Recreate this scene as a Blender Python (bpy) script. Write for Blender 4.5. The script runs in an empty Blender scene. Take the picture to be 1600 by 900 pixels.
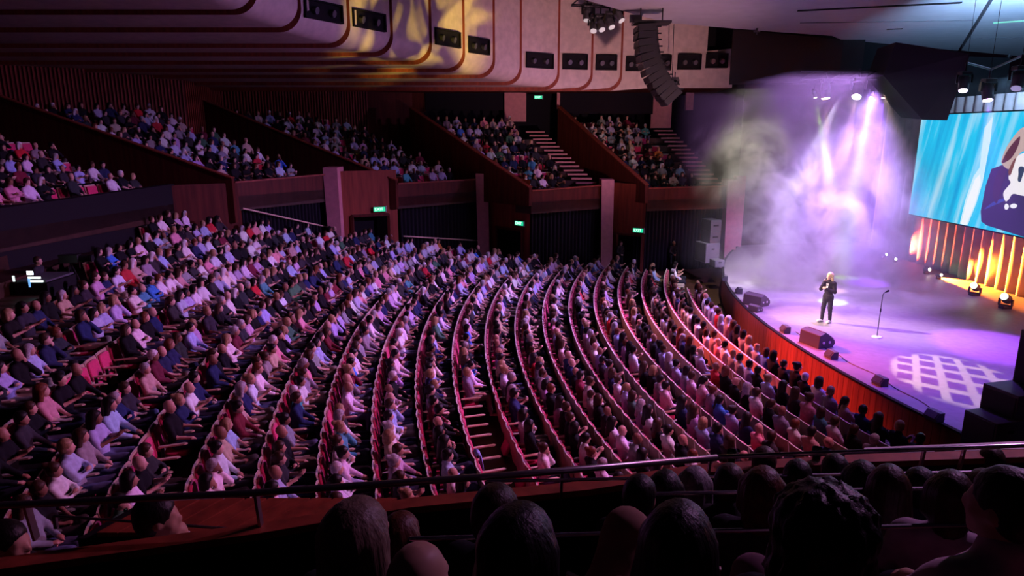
import bpy, math, random
import numpy as np
from mathutils import Vector, Matrix
random.seed(7); RNG = np.random.default_rng(7)
SC = bpy.context.scene
COL = SC.collection

# ------------------------------------------------------------------ camera
FPX, PITCH, CAMZ = 1050.0, 0.227, 7.6
cam = bpy.data.cameras.new('camera'); camo = bpy.data.objects.new('camera', cam); COL.objects.link(camo)
cam.sensor_width = 36.0; cam.lens = FPX / 1600 * 36.0; cam.clip_end = 200; cam.clip_start = .05
camo.location = (0, 0, CAMZ); camo.rotation_euler = (math.pi / 2 - PITCH, 0, 0)
SC.camera = camo
_c, _s = math.cos(PITCH), math.sin(PITCH)
def ray(x, y):
    u = (x - 800) / FPX; v = (450 - y) / FPX
    return Vector((u, _c + v * _s, -_s + v * _c))
def aty(x, y, Y):
    d = ray(x, y); return d * (Y / d.y) + Vector((0, 0, CAMZ))
def atz(x, y, z):
    d = ray(x, y); return d * ((z - CAMZ) / d.z) + Vector((0, 0, CAMZ))
def proj(p):
    X, Y, Z = p[0], p[1], p[2] - CAMZ
    d = Y * _c - Z * _s
    if d < .1: return (-9999, -9999, d)
    return (800 + FPX * X / d, 450 - FPX * (Y * _s + Z * _c) / d, d)

# ------------------------------------------------------------------ world and exposure
w = bpy.data.worlds.new('world'); SC.world = w; w.use_nodes = True
w.node_tree.nodes['Background'].inputs[0].default_value = (.30, .13, .42, 1)
w.node_tree.nodes['Background'].inputs[1].default_value = .005
vs = SC.view_settings
vs.view_transform = 'Standard'; vs.look = 'None'; vs.gamma = 1.0; vs.use_curve_mapping = False
vs.exposure = 0.0
cy = SC.cycles
cy.max_bounces = 4; cy.diffuse_bounces = 1; cy.glossy_bounces = 2; cy.transmission_bounces = 3; cy.volume_bounces = 0
cy.sample_clamp_indirect = 3.0; cy.use_denoising = True
cy.volume_step_rate = 2.0; cy.volume_max_steps = 128
cy.use_light_tree = True

# ------------------------------------------------------------------ lights of the house rig and added fills
def gobo_nodes(ld, kind, scale):
    ld.use_nodes = True
    nt = ld.node_tree; n = nt.nodes; l = nt.links
    em = n['Emission']
    tc = n.new('ShaderNodeTexCoord'); sep = n.new('ShaderNodeSeparateXYZ'); l.new(tc.outputs['Normal'], sep.inputs[0])
    dx = n.new('ShaderNodeMath'); dx.operation = 'DIVIDE'; l.new(sep.outputs[0], dx.inputs[0]); l.new(sep.outputs[2], dx.inputs[1])
    dy = n.new('ShaderNodeMath'); dy.operation = 'DIVIDE'; l.new(sep.outputs[1], dy.inputs[0]); l.new(sep.outputs[2], dy.inputs[1])
    cb = n.new('ShaderNodeCombineXYZ'); l.new(dx.outputs[0], cb.inputs[0]); l.new(dy.outputs[0], cb.inputs[1])
    rp = n.new('ShaderNodeValToRGB')
    if kind == 'weave':
        outs = []
        for rot in (.35, 1.85):
            mp = n.new('ShaderNodeMapping'); mp.inputs['Rotation'].default_value = (0, 0, rot); l.new(cb.outputs[0], mp.inputs[0])
            wv = n.new('ShaderNodeTexWave'); wv.inputs['Scale'].default_value = scale; wv.inputs['Distortion'].default_value = 2.2; wv.inputs['Detail Scale'].default_value = .6
            wv.inputs['Detail'].default_value = 0
            l.new(mp.outputs[0], wv.inputs['Vector']); outs.append(wv.outputs['Fac'])
        mx = n.new('ShaderNodeMath'); mx.operation = 'MAXIMUM'; l.new(outs[0], mx.inputs[0]); l.new(outs[1], mx.inputs[1])
        l.new(mx.outputs[0], rp.inputs[0])
        rp.color_ramp.elements[0].position = .66; rp.color_ramp.elements[1].position = .84
    else:
        no = n.new('ShaderNodeTexNoise'); no.inputs['Scale'].default_value = scale; no.inputs['Detail'].default_value = 2
        no.inputs['Distortion'].default_value = 1.2
        l.new(cb.outputs[0], no.inputs['Vector']); l.new(no.outputs['Fac'], rp.inputs[0])
        rp.color_ramp.elements[0].position = .44; rp.color_ramp.elements[1].position = .62
    l.new(rp.outputs[0], em.inputs['Strength'])
    em.inputs['Color'].default_value = (1, 1, 1, 1)

def spot(name, loc, target, power, color, angle, blend=.6, radius=.15, gobo=None, gscale=6):
    ld = bpy.data.lights.new(name, 'SPOT'); o = bpy.data.objects.new(name, ld); COL.objects.link(o)
    o.location = loc; d = Vector(target) - Vector(loc); o.rotation_euler = d.to_track_quat('-Z', 'Y').to_euler()
    ld.energy = power; ld.color = color; ld.spot_size = math.radians(angle); ld.spot_blend = blend; ld.shadow_soft_size = radius
    if gobo: gobo_nodes(ld, gobo, gscale)
    return o
# stalls wash from the lamps over the stage lip
spot('wash_lamp', (12.0, 23, 10.4), (-2.5, 22, .5), 17500, (.62, .30, 1.0), 94, 1, .25)
spot('wash_lamp', (11.0, 13, 10.2), (-4, 13, 1.0), 5600, (.95, .25, .62), 90, 1, .25)
spot('wash_lamp', (11.5, 33, 9.0), (-6, 34, 5), 1500, (.70, .30, .95), 96, 1, .25)
spot('box_wash', (8.5, 8.5, 11.8), (1.6, 3.0, 5.4), 1300, (.85, .36, .90), 60, 1, .15)  # added fill that brightens the near box
# red front light from a ceiling port for the stage front and the first rows
spot('apron_lamp', aty(697, 62, 30.0) + Vector((.3, -.3, 0)), (8.7, 19.4, .7), 52000, (1.0, .065, .045), 17, 1, .15)
spot('apron_lamp', aty(746, 74, 31.8) + Vector((.3, -.3, 0)), (7.4, 22.5, .9), 13000, (1.0, .30, .44), 34, 1, .15)
# follow spot and stage wash
spot('follow_spot', aty(697, 58, 30.0) + Vector((.3, -.3, 0)), (11.0, 22.5, 1.9), 42000, (1.0, .74, .62), 13, 1, .12)
spot('follow_spot', (-1.5, 11.5, 12.2), (11.0, 22.5, 2.0), 16000, (1.0, .80, .70), 9, 1, .1)  # this one is an added near-side fill mirroring the first
spot('stage_wash', (12.4, 24, 9.2), (11.2, 22.6, 1.2), 9500, (.48, .18, 1.0), 72, 1, .2)
spot('stage_wash', (11.8, 17, 9.2), (12.3, 17.5, 1.2), 5200, (.26, .06, 1.0), 80, 1, .2)
spot('gobo_lamp', (13.4, 25.2, 9.0), atz(1490, 588, 1.15), 9000, (1.0, .76, .46), 16.5, .35, .02, 'weave', 6.2)
spot('gobo_lamp', (14.5, 31, 9.0), atz(1195, 455, 1.15), 14000, (.9, .80, 1.0), 26, .5, .02, 'blot', 7)
spot('ceiling_gobo', (9.6, 15.5, 1.7), aty(655, 14, 31), 26000, (1.0, .72, .10), 26, .7, .02, 'blot', 8)
spot('ceiling_wash', (9.4, 14.0, 1.8), aty(915, 52, 38), 11000, (1.0, .50, .56), 44, 1, .3)  # added bodiless fill, stands in for bounce onto the ceiling
spot('canopy_wash', (10.5, 13.0, 1.8), (12, 25, 12.6), 24000, (.70, .44, .88), 84, 1, .3)  # added uplight that brightens the canopy
spot('canopy_wash', (16.2, 21.0, 8.8), (20.5, 26.0, 12.6), 30000, (.30, .58, 1.0), 84, 1, .3)  # added blue fill standing in for screen spill on the canopy

# ------------------------------------------------------------------ materials
MATS = {}
def mat(name, color, rough=.6, metal=0, emit=None, estr=1.0, var=0, vscale=6, bump=0, bscale=40, kind=None, sheen=0, spec=.5, kind2=None):
    if name in MATS: return MATS[name]
    m = bpy.data.materials.new(name); m.use_nodes = True; MATS[name] = m
    nt = m.node_tree; n = nt.nodes; l = nt.links; b = n['Principled BSDF']
    b.inputs['Base Color'].default_value = (*color, 1); b.inputs['Roughness'].default_value = rough; b.inputs['Metallic'].default_value = metal
    b.inputs['Specular IOR Level'].default_value = spec
    if sheen: b.inputs['Sheen Weight'].default_value = sheen
    if emit: b.inputs['Emission Color'].default_value = (*emit, 1); b.inputs['Emission Strength'].default_value = estr
    src = None
    if kind == 'objcolor':
        oi = n.new('ShaderNodeObjectInfo'); src = oi.outputs['Color']
    elif kind == 'attr':
        at = n.new('ShaderNodeAttribute'); at.attribute_name = 'Col'; src = at.outputs['Color']
    if var or kind == 'wood':
        tc = n.new('ShaderNodeTexCoord'); mp = n.new('ShaderNodeMapping'); l.new(tc.outputs['Object'], mp.inputs[0])
        if kind == 'wood': mp.inputs['Scale'].default_value = (vscale, vscale, vscale * .08)
        elif kind == 'woodx': mp.inputs['Scale'].default_value = (vscale * .08, vscale, vscale)
        else: mp.inputs['Scale'].default_value = (vscale,) * 3
        no = n.new('ShaderNodeTexNoise'); no.inputs['Scale'].default_value = 1; no.inputs['Detail'].default_value = 4
        l.new(mp.outputs[0], no.inputs['Vector'])
        mr = n.new('ShaderNodeMapRange'); mr.inputs[1].default_value = .3; mr.inputs[2].default_value = .7
        mr.inputs[3].default_value = 1 - var; mr.inputs[4].default_value = 1 + var; l.new(no.outputs['Fac'], mr.inputs[0])
        mx = n.new('ShaderNodeVectorMath'); mx.operation = 'SCALE'
        if src: l.new(src, mx.inputs[0])
        else: mx.inputs[0].default_value = color
        l.new(mr.outputs[0], mx.inputs['Scale']); l.new(mx.outputs[0], b.inputs['Base Color'])
    elif src: l.new(src, b.inputs['Base Color'])
    if kind2 == 'strand':
        tc2 = n.new('ShaderNodeTexCoord'); mp2 = n.new('ShaderNodeMapping'); mp2.inputs['Scale'].default_value = (95, 95, 7); l.new(tc2.outputs['Object'], mp2.inputs[0])
        n2 = n.new('ShaderNodeTexNoise'); n2.inputs['Scale'].default_value = 1; n2.inputs['Detail'].default_value = 3; l.new(mp2.outputs[0], n2.inputs['Vector'])
        bp = n.new('ShaderNodeBump'); bp.inputs['Strength'].default_value = .6; bp.inputs['Distance'].default_value = .006
        l.new(n2.outputs['Fac'], bp.inputs['Height']); l.new(bp.outputs[0], b.inputs['Normal'])
    if bump:
        tc2 = n.new('ShaderNodeTexCoord'); n2 = n.new('ShaderNodeTexNoise'); n2.inputs['Scale'].default_value = bscale; l.new(tc2.outputs['Object'], n2.inputs['Vector'])
        bp = n.new('ShaderNodeBump'); bp.inputs['Strength'].default_value = bump; bp.inputs['Distance'].default_value = .02
        l.new(n2.outputs['Fac'], bp.inputs['Height']); l.new(bp.outputs[0], b.inputs['Normal'])
    return m
M = dict(
    birch=mat('birch_ply', (.62, .50, .42), .55, var=.12, vscale=3),
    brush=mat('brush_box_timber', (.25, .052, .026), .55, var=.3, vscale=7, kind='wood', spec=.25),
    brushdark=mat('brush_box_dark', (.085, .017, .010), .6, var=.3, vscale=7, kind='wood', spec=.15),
    floorwood=mat('stalls_floor', (.045, .020, .013), .5, var=.3, vscale=3, spec=.2),
    deck=mat('stage_deck', (.24, .225, .235), .55, var=.10, vscale=5),
    black=mat('black_paint', (.010, .009, .011), .8, spec=.15),
    blackmetal=mat('black_metal', (.02, .02, .022), .38, metal=.3),
    velvet=mat('black_velvet', (.012, .011, .015), .95, spec=.1),
    redcurtain=mat('upstage_drape', (.55, .40, .38), .8, var=.2, vscale=2),
    pier=mat('pier_render', (.60, .25, .26), .6, var=.1, vscale=4),
    ceilwhite=mat('canopy_paint', (.52, .49, .52), .6, var=.06, vscale=1.5),
    seatply=mat('seat_plywood', (.46, .30, .20), .42, var=.2, vscale=5),
    seatedge=mat('seat_ply_edge', (.80, .70, .58), .5),
    magenta=mat('magenta_wool', (.62, .022, .12), .85, var=.15, vscale=30, sheen=.3),
    armwood=mat('armrest_birch', (.74, .55, .38), .4),
    chrome=mat('rail_steel', (.55, .55, .58), .25, metal=1),
    railblack=mat('rail_bronze', (.34, .31, .33), .32, metal=.95),
    cloth=mat('clothing', (.5, .5, .5), .9, kind='objcolor', var=.14, vscale=14, spec=.12),
    skin=mat('skin', (.5, .3, .2), .5, kind='objcolor', var=.06, vscale=10, spec=.3),
    hair=mat('hair', (.1, .1, .1), .45, kind='objcolor', var=.35, vscale=26, kind2='strand', spec=.25),
    crowd=mat('crowd_cloth', (.5, .5, .5), .8, kind='attr', var=.10, vscale=12, spec=.12),
    grille=mat('speaker_grille', (.055, .055, .06), .5, metal=.4, bump=.6, bscale=160),
    greygrille=mat('pale_grille', (.20, .20, .22), .5, metal=.3, bump=.5, bscale=120),
    casing=mat('casing_grey', (.075, .075, .085), .5),
    glassy=mat('tumbler_glass', (.95, .95, .97), .05, spec=.8),
    white=mat('white_plastic', (.8, .8, .8), .4),
    cable=mat('cable_black', (.03, .028, .035), .6),
)
MATS['tumbler_glass'].node_tree.nodes['Principled BSDF'].inputs['Transmission Weight'].default_value = 1.0
def emis(name, col, s): return mat(name, (0.02, 0.02, 0.02), emit=col, estr=s)

# ------------------------------------------------------------------ mesh helpers
class MB:
    def __init__(self): self.v = []; self.f = []; self.mi = []
    def add(self, vs, fs, mi=0):
        o = len(self.v); self.v += [tuple(p) for p in vs]; self.f += [[i + o for i in f] for f in fs]; self.mi += [mi] * len(fs); return self
    def box(self, c, s, rz=0, mi=0, taper=1.0):
        cx, cy_, cz = c; hx, hy, hz = s[0] / 2, s[1] / 2, s[2] / 2
        ca, sa = math.cos(rz), math.sin(rz); vs = []
        for dz in (-1, 1):
            t = taper if dz > 0 else 1
            for dx, dy in ((-1, -1), (1, -1), (1, 1), (-1, 1)):
                x, y = dx * hx * t, dy * hy * t
                vs.append((cx + x * ca - y * sa, cy_ + x * sa + y * ca, cz + dz * hz))
        return self.add(vs, [(3, 2, 1, 0), (4, 5, 6, 7), (0, 1, 5, 4), (1, 2, 6, 5), (2, 3, 7, 6), (3, 0, 4, 7)], mi)
    def bar(self, a, b, wdt, h, up=(0, 0, 1), mi=0):
        a = Vector(a); b = Vector(b); d = (b - a).normalized(); u = Vector(up); s = d.cross(u).normalized(); u = s.cross(d).normalized()
        vs = []
        for p in (a, b):
            for i, j in ((-1, -1), (1, -1), (1, 1), (-1, 1)): vs.append(p + s * (i * wdt / 2) + u * (j * h / 2))
        return self.add(vs, [(0, 1, 2, 3), (7, 6, 5, 4), (4, 5, 1, 0), (5, 6, 2, 1), (6, 7, 3, 2), (7, 4, 0, 3)], mi)
    def prism(self, poly, ext, mi=0):
        # poly: list of 3d points (ccw seen from -ext), ext: extrusion vector
        n = len(poly); e = Vector(ext)
        vs = [Vector(p) for p in poly] + [Vector(p) + e for p in poly]
        fs = [list(range(n))[::-1], [n + i for i in range(n)]] + [(i, (i + 1) % n, n + (i + 1) % n, n + i) for i in range(n)]
        return self.add(vs, fs, mi)
    def tube(self, pts, r, seg=8, mi=0, caps=True):
        pts = [Vector(p) for p in pts]; rs = r if isinstance(r, (list, tuple)) else [r] * len(pts)
        vs = []; prev = None
        for i, p in enumerate(pts):
            d = (pts[min(i + 1, len(pts) - 1)] - pts[max(i - 1, 0)]).normalized()
            if prev is None:
                s = d.cross(Vector((0, 0, 1)))
                if s.length < .1: s = d.cross(Vector((1, 0, 0)))
            else: s = prev - d * prev.dot(d)
            s.normalize(); prev = s; t = d.cross(s)
            for k in range(seg):
                a = 2 * math.pi * k / seg; vs.append(p + (s * math.cos(a) + t * math.sin(a)) * rs[i])
        fs = []
        for i in range(len(pts) - 1):
            for k in range(seg):
                fs.append((i * seg + k, i * seg + (k + 1) % seg, (i + 1) * seg + (k + 1) % seg, (i + 1) * seg + k))
        if caps: fs += [list(range(seg))[::-1], [(len(pts) - 1) * seg + k for k in range(seg)]]
        return self.add(vs, fs, mi)
    def lathe(self, prof, seg=16, c=(0, 0, 0), axis=None, mi=0):
        R = Vector((0, 0, 1)).rotation_difference(Vector(axis).normalized()).to_matrix() if axis is not None else Matrix.Identity(3)
        vs = []; cc = Vector(c)
        for r, z in prof:
            for k in range(seg):
                a = 2 * math.pi * k / seg; vs.append(cc + R @ Vector((r * math.cos(a), r * math.sin(a), z)))
        fs = []; n = len(prof)
        for i in range(n - 1):
            for k in range(seg): fs.append((i * seg + k, i * seg + (k + 1) % seg, (i + 1) * seg + (k + 1) % seg, (i + 1) * seg + k))
        fs += [list(range(seg))[::-1], [(n - 1) * seg + k for k in range(seg)]]
        return self.add(vs, fs, mi)
    def grid(self, P, mi=0, close=False):
        ni = len(P); nj = len(P[0]); vs = [p for row in P for p in row]
        fs = [(i * nj + j, i * nj + j + 1, (i + 1) * nj + j + 1, (i + 1) * nj + j) for i in range(ni - 1) for j in range(nj - 1)]
        return self.add(vs, fs, mi)
    def mesh(self, name, mats, smooth=False):
        me = bpy.data.meshes.new(name); me.from_pydata(self.v, [], self.f)
        for m in (mats if isinstance(mats, (list, tuple)) else [mats]): me.materials.append(m)
        if len(set(self.mi)) > 1: me.polygons.foreach_set('material_index', self.mi)
        if smooth: me.polygons.foreach_set('use_smooth', [True] * len(self.f))
        me.update(); return me
    def build(self, name, mats, parent=None, smooth=False, bevel=0, loc=None):
        return link(name, self.mesh(name, mats, smooth), parent, bevel, loc)
def link(name, me, parent=None, bevel=0, loc=None, rot=None):
    o = bpy.data.objects.new(name, me); COL.objects.link(o)
    if parent is not None: o.parent = parent
    if loc is not None: o.location = loc
    if rot is not None: o.rotation_euler = rot
    if bevel:
        bm = o.modifiers.new('bevel', 'BEVEL'); bm.width = bevel; bm.segments = 2; bm.limit_method = 'ANGLE'; bm.harden_normals = False
    return o
def empty(name, loc=(0, 0, 0), rz=0):
    o = bpy.data.objects.new(name, None); COL.objects.link(o); o.location = loc; o.rotation_euler = (0, 0, rz); o.empty_display_size = .1; return o
def tag(o, label=None, cat=None, group=None, kind=None):
    if label: o['label'] = label
    if cat: o['category'] = cat
    if group: o['group'] = group
    if kind: o['kind'] = kind
    return o
KIDS = {}
def copy_tree(o, parent=None):
    if o.name not in KIDS: KIDS[o.name] = list(o.children)
    c = o.copy(); COL.objects.link(c); c.parent = parent
    for ch in KIDS[o.name]:
        k = ch.copy(); COL.objects.link(k); k.parent = c
    return c
_ON = 'zeroth first second third fourth fifth sixth seventh eighth ninth tenth eleventh twelfth thirteenth fourteenth fifteenth sixteenth seventeenth eighteenth nineteenth'.split()
def ordinal(n):
    if n < 20: return _ON[n]
    t, u = divmod(n, 10); T = {2: 'twent', 3: 'thirt', 4: 'fort', 5: 'fift', 6: 'sixt'}[t]
    return T + 'ieth' if u == 0 else T + 'y-' + _ON[u]

# ------------------------------------------------------------------ hall geometry constants
AC = Vector((41.68, 22.30, 0)); R1 = 34.55
def row_r(k): return R1 + (k - 1)
def row_z(k): return .0116 * max(0, k - 5.27) ** 2
STAGE_R, STAGE_Z = 32.9, 1.15
def arc_pt(r, y, z=0):
    s = (y - AC.y) / r; return Vector((AC.x - r * math.sqrt(max(0, 1 - s * s)), y, z))

# ================================================================== SETTING
# stalls floor: one curved terrace for each row, riser at its front
fl = MB(); NS = 24; ys = np.linspace(2.0, 41.0, NS + 1)
top = []
for k in range(0, 28):
    r0 = row_r(k) + .12 - 1.0; r1 = row_r(k) + .12; z = row_z(k)
    if k == 0: r0 = 30.5
    P = [[arc_pt(r, y, z) for y in ys] for r in (r0, r1)]
    fl.grid(P)
    if k < 27: fl.grid([[arc_pt(r1, y, z) for y in ys], [arc_pt(r1, y, row_z(k + 1)) for y in ys]])
tag(fl.build('floor', M['floorwood']), 'dark timber floor of the stalls rising in curved terraces', kind='structure')

# stage: deck, curved front wall of upright boards, nosing
stage = empty('stage', (0, 0, 0)); tag(stage, 'curved concert stage with a red timber front and scuffed deck', kind='structure')
sy = np.linspace(9.0, 41.5, 60)
dk = MB(); edge = [arc_pt(STAGE_R, y, STAGE_Z) for y in sy]
dk.grid([edge, [Vector((27, p.y, STAGE_Z)) for p in edge]]); dk.build('deck', M['deck'], stage)
nb = 150; yb = np.linspace(9.0, 41.5, nb + 1)
board = None
bm_ = MB()
for i in range(nb):
    a = arc_pt(STAGE_R + .02, yb[i] + .006, 0); b = arc_pt(STAGE_R + .02, yb[i + 1] - .006, 0)
    n = Vector((AC.x - a.x, AC.y - a.y, 0)).normalized() * .05
    bm_ = MB(); bm_.prism([a, b, b + Vector((0, 0, STAGE_Z - .03)), a + Vector((0, 0, STAGE_Z - .03))], n)
    bm_.build('front_board', M['brush'], stage)
ns = MB(); ns.grid([[arc_pt(STAGE_R + .05, y, STAGE_Z - .035) for y in sy], [arc_pt(STAGE_R + .05, y, STAGE_Z + .012) for y in sy], [arc_pt(STAGE_R - .06, y, STAGE_Z + .012) for y in sy]])
ns.build('nosing', M['black'], stage)

# ---- boxes along the far side: front corners, back corners, rows
BOX = [
 # front corners L and R, back corners, rows
 (aty(1012, 295, 36.4), aty(1140, 291, 37.8), aty(885, 186, 42.6), aty(1045, 190, 43.8), 8),
 (aty(830, 299, 35.0), aty(945, 290, 37.6), aty(655, 188, 41.0), aty(845, 192, 43.2), 8),
 (aty(620, 288, 33.8), aty(750, 281, 37.4), aty(335, 178, 37.0), aty(545, 190, 41.2), 9),
 (aty(365, 286, 28.5), aty(515, 273, 32.5), aty(10, 172, 29.6), aty(285, 180, 34.5), 9),
 (Vector((-15.6, 14, 5.35)), aty(268, 290, 26.8), Vector((-27, 15, 7.9)), aty(45, 215, 27.4), 6),
]
box_rows = []          # (point_a, point_b, floor z) for every row of every box
def box_build(i, L, R, BL, BR, n):
    root = empty('balcony_box', (0, 0, 0))
    nm = ['side box of raked seats beside the stage haze', 'side box of raked seats above the third curtained bay', 'side box of raked seats above the second curtained bay',
          'side box of raked seats above the first curtained bay', 'rear box of raked seats over the camera position'][i]
    tag(root, nm, kind='structure')
    ledge_z = .62
    tier = MB(); rows = []
    def P(s, t):
        a = L.lerp(BL, t); b = R.lerp(BR, t); return a.lerp(b, s)
    for j in range(n):
        t0 = j / n; t1 = (j + 1) / n
        z = P(.5, t0).z - ledge_z + .04 * 0
        a0, b0, a1, b1 = P(0, t0), P(1, t0), P(0, t1), P(1, t1)
        pts = []
        for p in (a0, b0, b1, a1): pts.append(Vector((p.x, p.y, z - .6)))
        tier.prism(pts, (0, 0, .6))
        rows.append((a0.lerp(a1, .82), b0.lerp(b1, .82), z))
    tier.build('tier', M['floorwood'], root)
    # front parapet and its ledge
    f = MB(); dirf = (R - L).normalized(); nf = Vector((dirf.y, -dirf.x, 0))
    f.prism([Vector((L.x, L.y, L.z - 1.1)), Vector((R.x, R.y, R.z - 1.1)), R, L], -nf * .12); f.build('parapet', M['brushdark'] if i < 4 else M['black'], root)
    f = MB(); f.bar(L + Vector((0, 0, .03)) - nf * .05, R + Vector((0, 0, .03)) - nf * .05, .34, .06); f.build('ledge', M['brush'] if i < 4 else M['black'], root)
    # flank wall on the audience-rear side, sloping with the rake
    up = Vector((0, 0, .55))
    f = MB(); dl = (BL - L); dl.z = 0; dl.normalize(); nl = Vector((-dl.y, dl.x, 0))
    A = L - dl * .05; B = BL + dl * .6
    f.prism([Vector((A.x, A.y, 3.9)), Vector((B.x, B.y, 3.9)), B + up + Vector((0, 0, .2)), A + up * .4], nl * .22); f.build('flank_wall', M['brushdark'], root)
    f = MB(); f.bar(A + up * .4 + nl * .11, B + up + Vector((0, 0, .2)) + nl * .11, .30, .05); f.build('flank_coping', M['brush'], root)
    # stepped gangway on the stage side
    if i in (0, 1):
        st = []
        for j in range(n * 2):
            t = (j + .5) / (n * 2); c = P(1, t); 
            s = MB(); s.box((0, 0, 0), (1.15, .5, .09)); o = s.build('step', M['pier'], root, loc=(c.x - .45, c.y, c.z - ledge_z + .17)); 
    return rows
for i, b in enumerate(BOX): box_rows.append(box_build(i, *b))

# ---- lower far wall: bays of black curtain, piers, timber recesses with doorways
wf = empty('wall_far', (0, 0, 0)); tag(wf, 'red-brown timber side wall with curtained bays and doorways', kind='structure')
def wallquad(name, pts, m, thick=(0, .15, 0), parent=wf):
    b = MB(); b.prism(pts, thick); return b.build(name, m, parent)
# recess walls between the bays (a: right end of bay, b: left end of the next)
REC = [(BOX[3][1], BOX[2][0], 553, 605, 336), (BOX[2][1], BOX[1][0], 775, 815, 357), (BOX[1][1], BOX[0][0], 966, 1000, 366)]
def curtain(a, b, ztop, zbot_a, zbot_b, label, folds, m=M['velvet'], amp=.07, name='curtain', mats=None):
    n = folds * 6; d = (b - a); d.z = 0; nn = Vector((d.y, -d.x, 0)).normalized(); rows_ = []
    for zi in range(6):
        t = zi / 5; row = []
        for k in range(n + 1):
            s = k / n; p = a.lerp(b, s); zb = zbot_a + (zbot_b - zbot_a) * s
            off = amp * math.sin(2 * math.pi * folds * s + .6 * math.sin(9 * s)) * (.55 + .45 * t)
            rows_z = ztop * (1 - t) + zb * t
            row.append(Vector((p.x, p.y, rows_z)) + nn * off)
        rows_.append(row)
    mb = MB(); mb.grid(rows_); o = mb.build(name, m, None, smooth=True)
    so = o.modifiers.new('thickness', 'SOLIDIFY'); so.thickness = .02
    tag(o, label, 'curtain'); return o
BAYF = [(3, 'first', 3.3, 1.9, 26), (2, 'second', 1.3, .5, 22), (1, 'third', .2, 0, 20), (0, 'fourth', 0, 0, 22)]
for bi, nm, za, zb, folds in BAYF:
    L, R = BOX[bi][0], BOX[bi][1]
    a = Vector((L.x, L.y + .5, 0)); b = Vector((R.x, R.y + .5, 0))
    lab = {3: 'wide black curtain in the bay beside the rear corner', 2: 'black curtain in the bay between the two upper exit signs', 1: 'black pleated curtain in the bay beside the tall pink pier',
           0: 'dark curtain in the bay behind the stage-side speakers'}[bi]
    curtain(a, b, L.z - 1.0 + .9, za - .1, zb - .1, lab, folds)
    wallquad('bay_back', [Vector((a.x - .3, a.y + .4, -.2)), Vector((b.x + .3, b.y + .4, -.2)), Vector((b.x + .3, b.y + .4, R.z - .1)), Vector((a.x - .3, a.y + .4, L.z - .1))], M['black'])
    # pale pier at the stage end of the bay
    pz0 = zb - .3; pw = .62
    wallquad('pier', [Vector((R.x - .12, R.y - .35, pz0)), Vector((R.x + pw - .12, R.y - .35, pz0)), Vector((R.x + pw - .16, R.y - .35, R.z + .35)), Vector((R.x - .22, R.y - .35, R.z + .35))], M['pier'], (0, 1.2, 0))
    if bi in (3, 2):
        r = MB(); r.tube([Vector((L.x + .2, L.y + .25, za + 1.15)), Vector((R.x - .1, R.y + .25, zb + 1.15))], .035); o = r.build('curtain_rail', M['armwood'])
        tag(o, 'pale timber handrail across the %s black curtain' % ('widest' if bi == 3 else 'second'), 'handrail')
for ri, (a, b, dx0, dx1, dy) in enumerate(REC):
    ztop = max(a.z, b.z) + .15; a = Vector((a.x + .4, a.y + .2, 0)); b = Vector((b.x - .05, b.y + .05, 0))
    ym = (a.y + b.y) / 2
    d0 = aty(dx0, dy, ym).x; d1 = aty(dx1, dy, ym).x; zd = aty(dx0, dy, ym).z
    def pt(x, z): s = (x - a.x) / (b.x - a.x); return Vector((x, a.y + (b.y - a.y) * s, z))
    wallquad('recess_panel', [pt(a.x, -.2), pt(d0, -.2), pt(d0, ztop), pt(a.x, ztop)], M['brush'])
    wallquad('recess_panel', [pt(d1, -.2), pt(b.x, -.2), pt(b.x, ztop), pt(d1, ztop)], M['brush'])
    wallquad('recess_panel', [pt(d0, zd), pt(d1, zd), pt(d1, ztop), pt(d0, ztop)], M['brush'])
    dr = empty('door_%d' % (ri + 1), pt((d0 + d1) / 2, 0)); tag(dr, 'dark exit doorway under the %s green sign' % ['first', 'second', 'third'][ri], kind='structure')
    q = MB(); p0, p1 = pt(d0 - .1, 0), pt(d1 + .1, 0)
    o = q.prism([p0 + Vector((0, .7, -.2)), p1 + Vector((0, .7, -.2)), p1 + Vector((0, .7, zd + .3)), p0 + Vector((0, .7, zd + .3))], (0, .06, 0)).build('door_leaf', M['black'], dr, loc=-Vector(dr.location))  # black sheet stands in for the dark vestibule
    q = MB(); q.bar(pt(d0, -.2) - Vector((0, .03, 0)), pt(d0, zd) - Vector((0, .03, 0)), .12, .2, (0, 1, 0)); q.bar(pt(d1, -.2) - Vector((0, .03, 0)), pt(d1, zd) - Vector((0, .03, 0)), .12, .2, (0, 1, 0)); q.bar(pt(d0, zd) - Vector((0, .03, 0)), pt(d1, zd) - Vector((0, .03, 0)), .2, .12)
    q.build('door_frame', M['brushdark'], dr, loc=-Vector(dr.location))
# stage-side continuation of the far wall
wallquad('stage_side_panel', [Vector((13.0, 39.0, -.2)), Vector((30, 42.5, -.2)), Vector((30, 42.5, 12)), Vector((13.0, 39.0, 12))], M['black'])
p = aty(1145, 340, 39.5); wallquad('pier', [Vector((p.x - .25, 38.6, .9)), Vector((p.x + .3, 38.6, .9)), Vector((p.x + .3, 38.6, 5.2)), Vector((p.x - .25, 38.6, 5.2))], M['pier'], (0, .5, 0))

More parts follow.
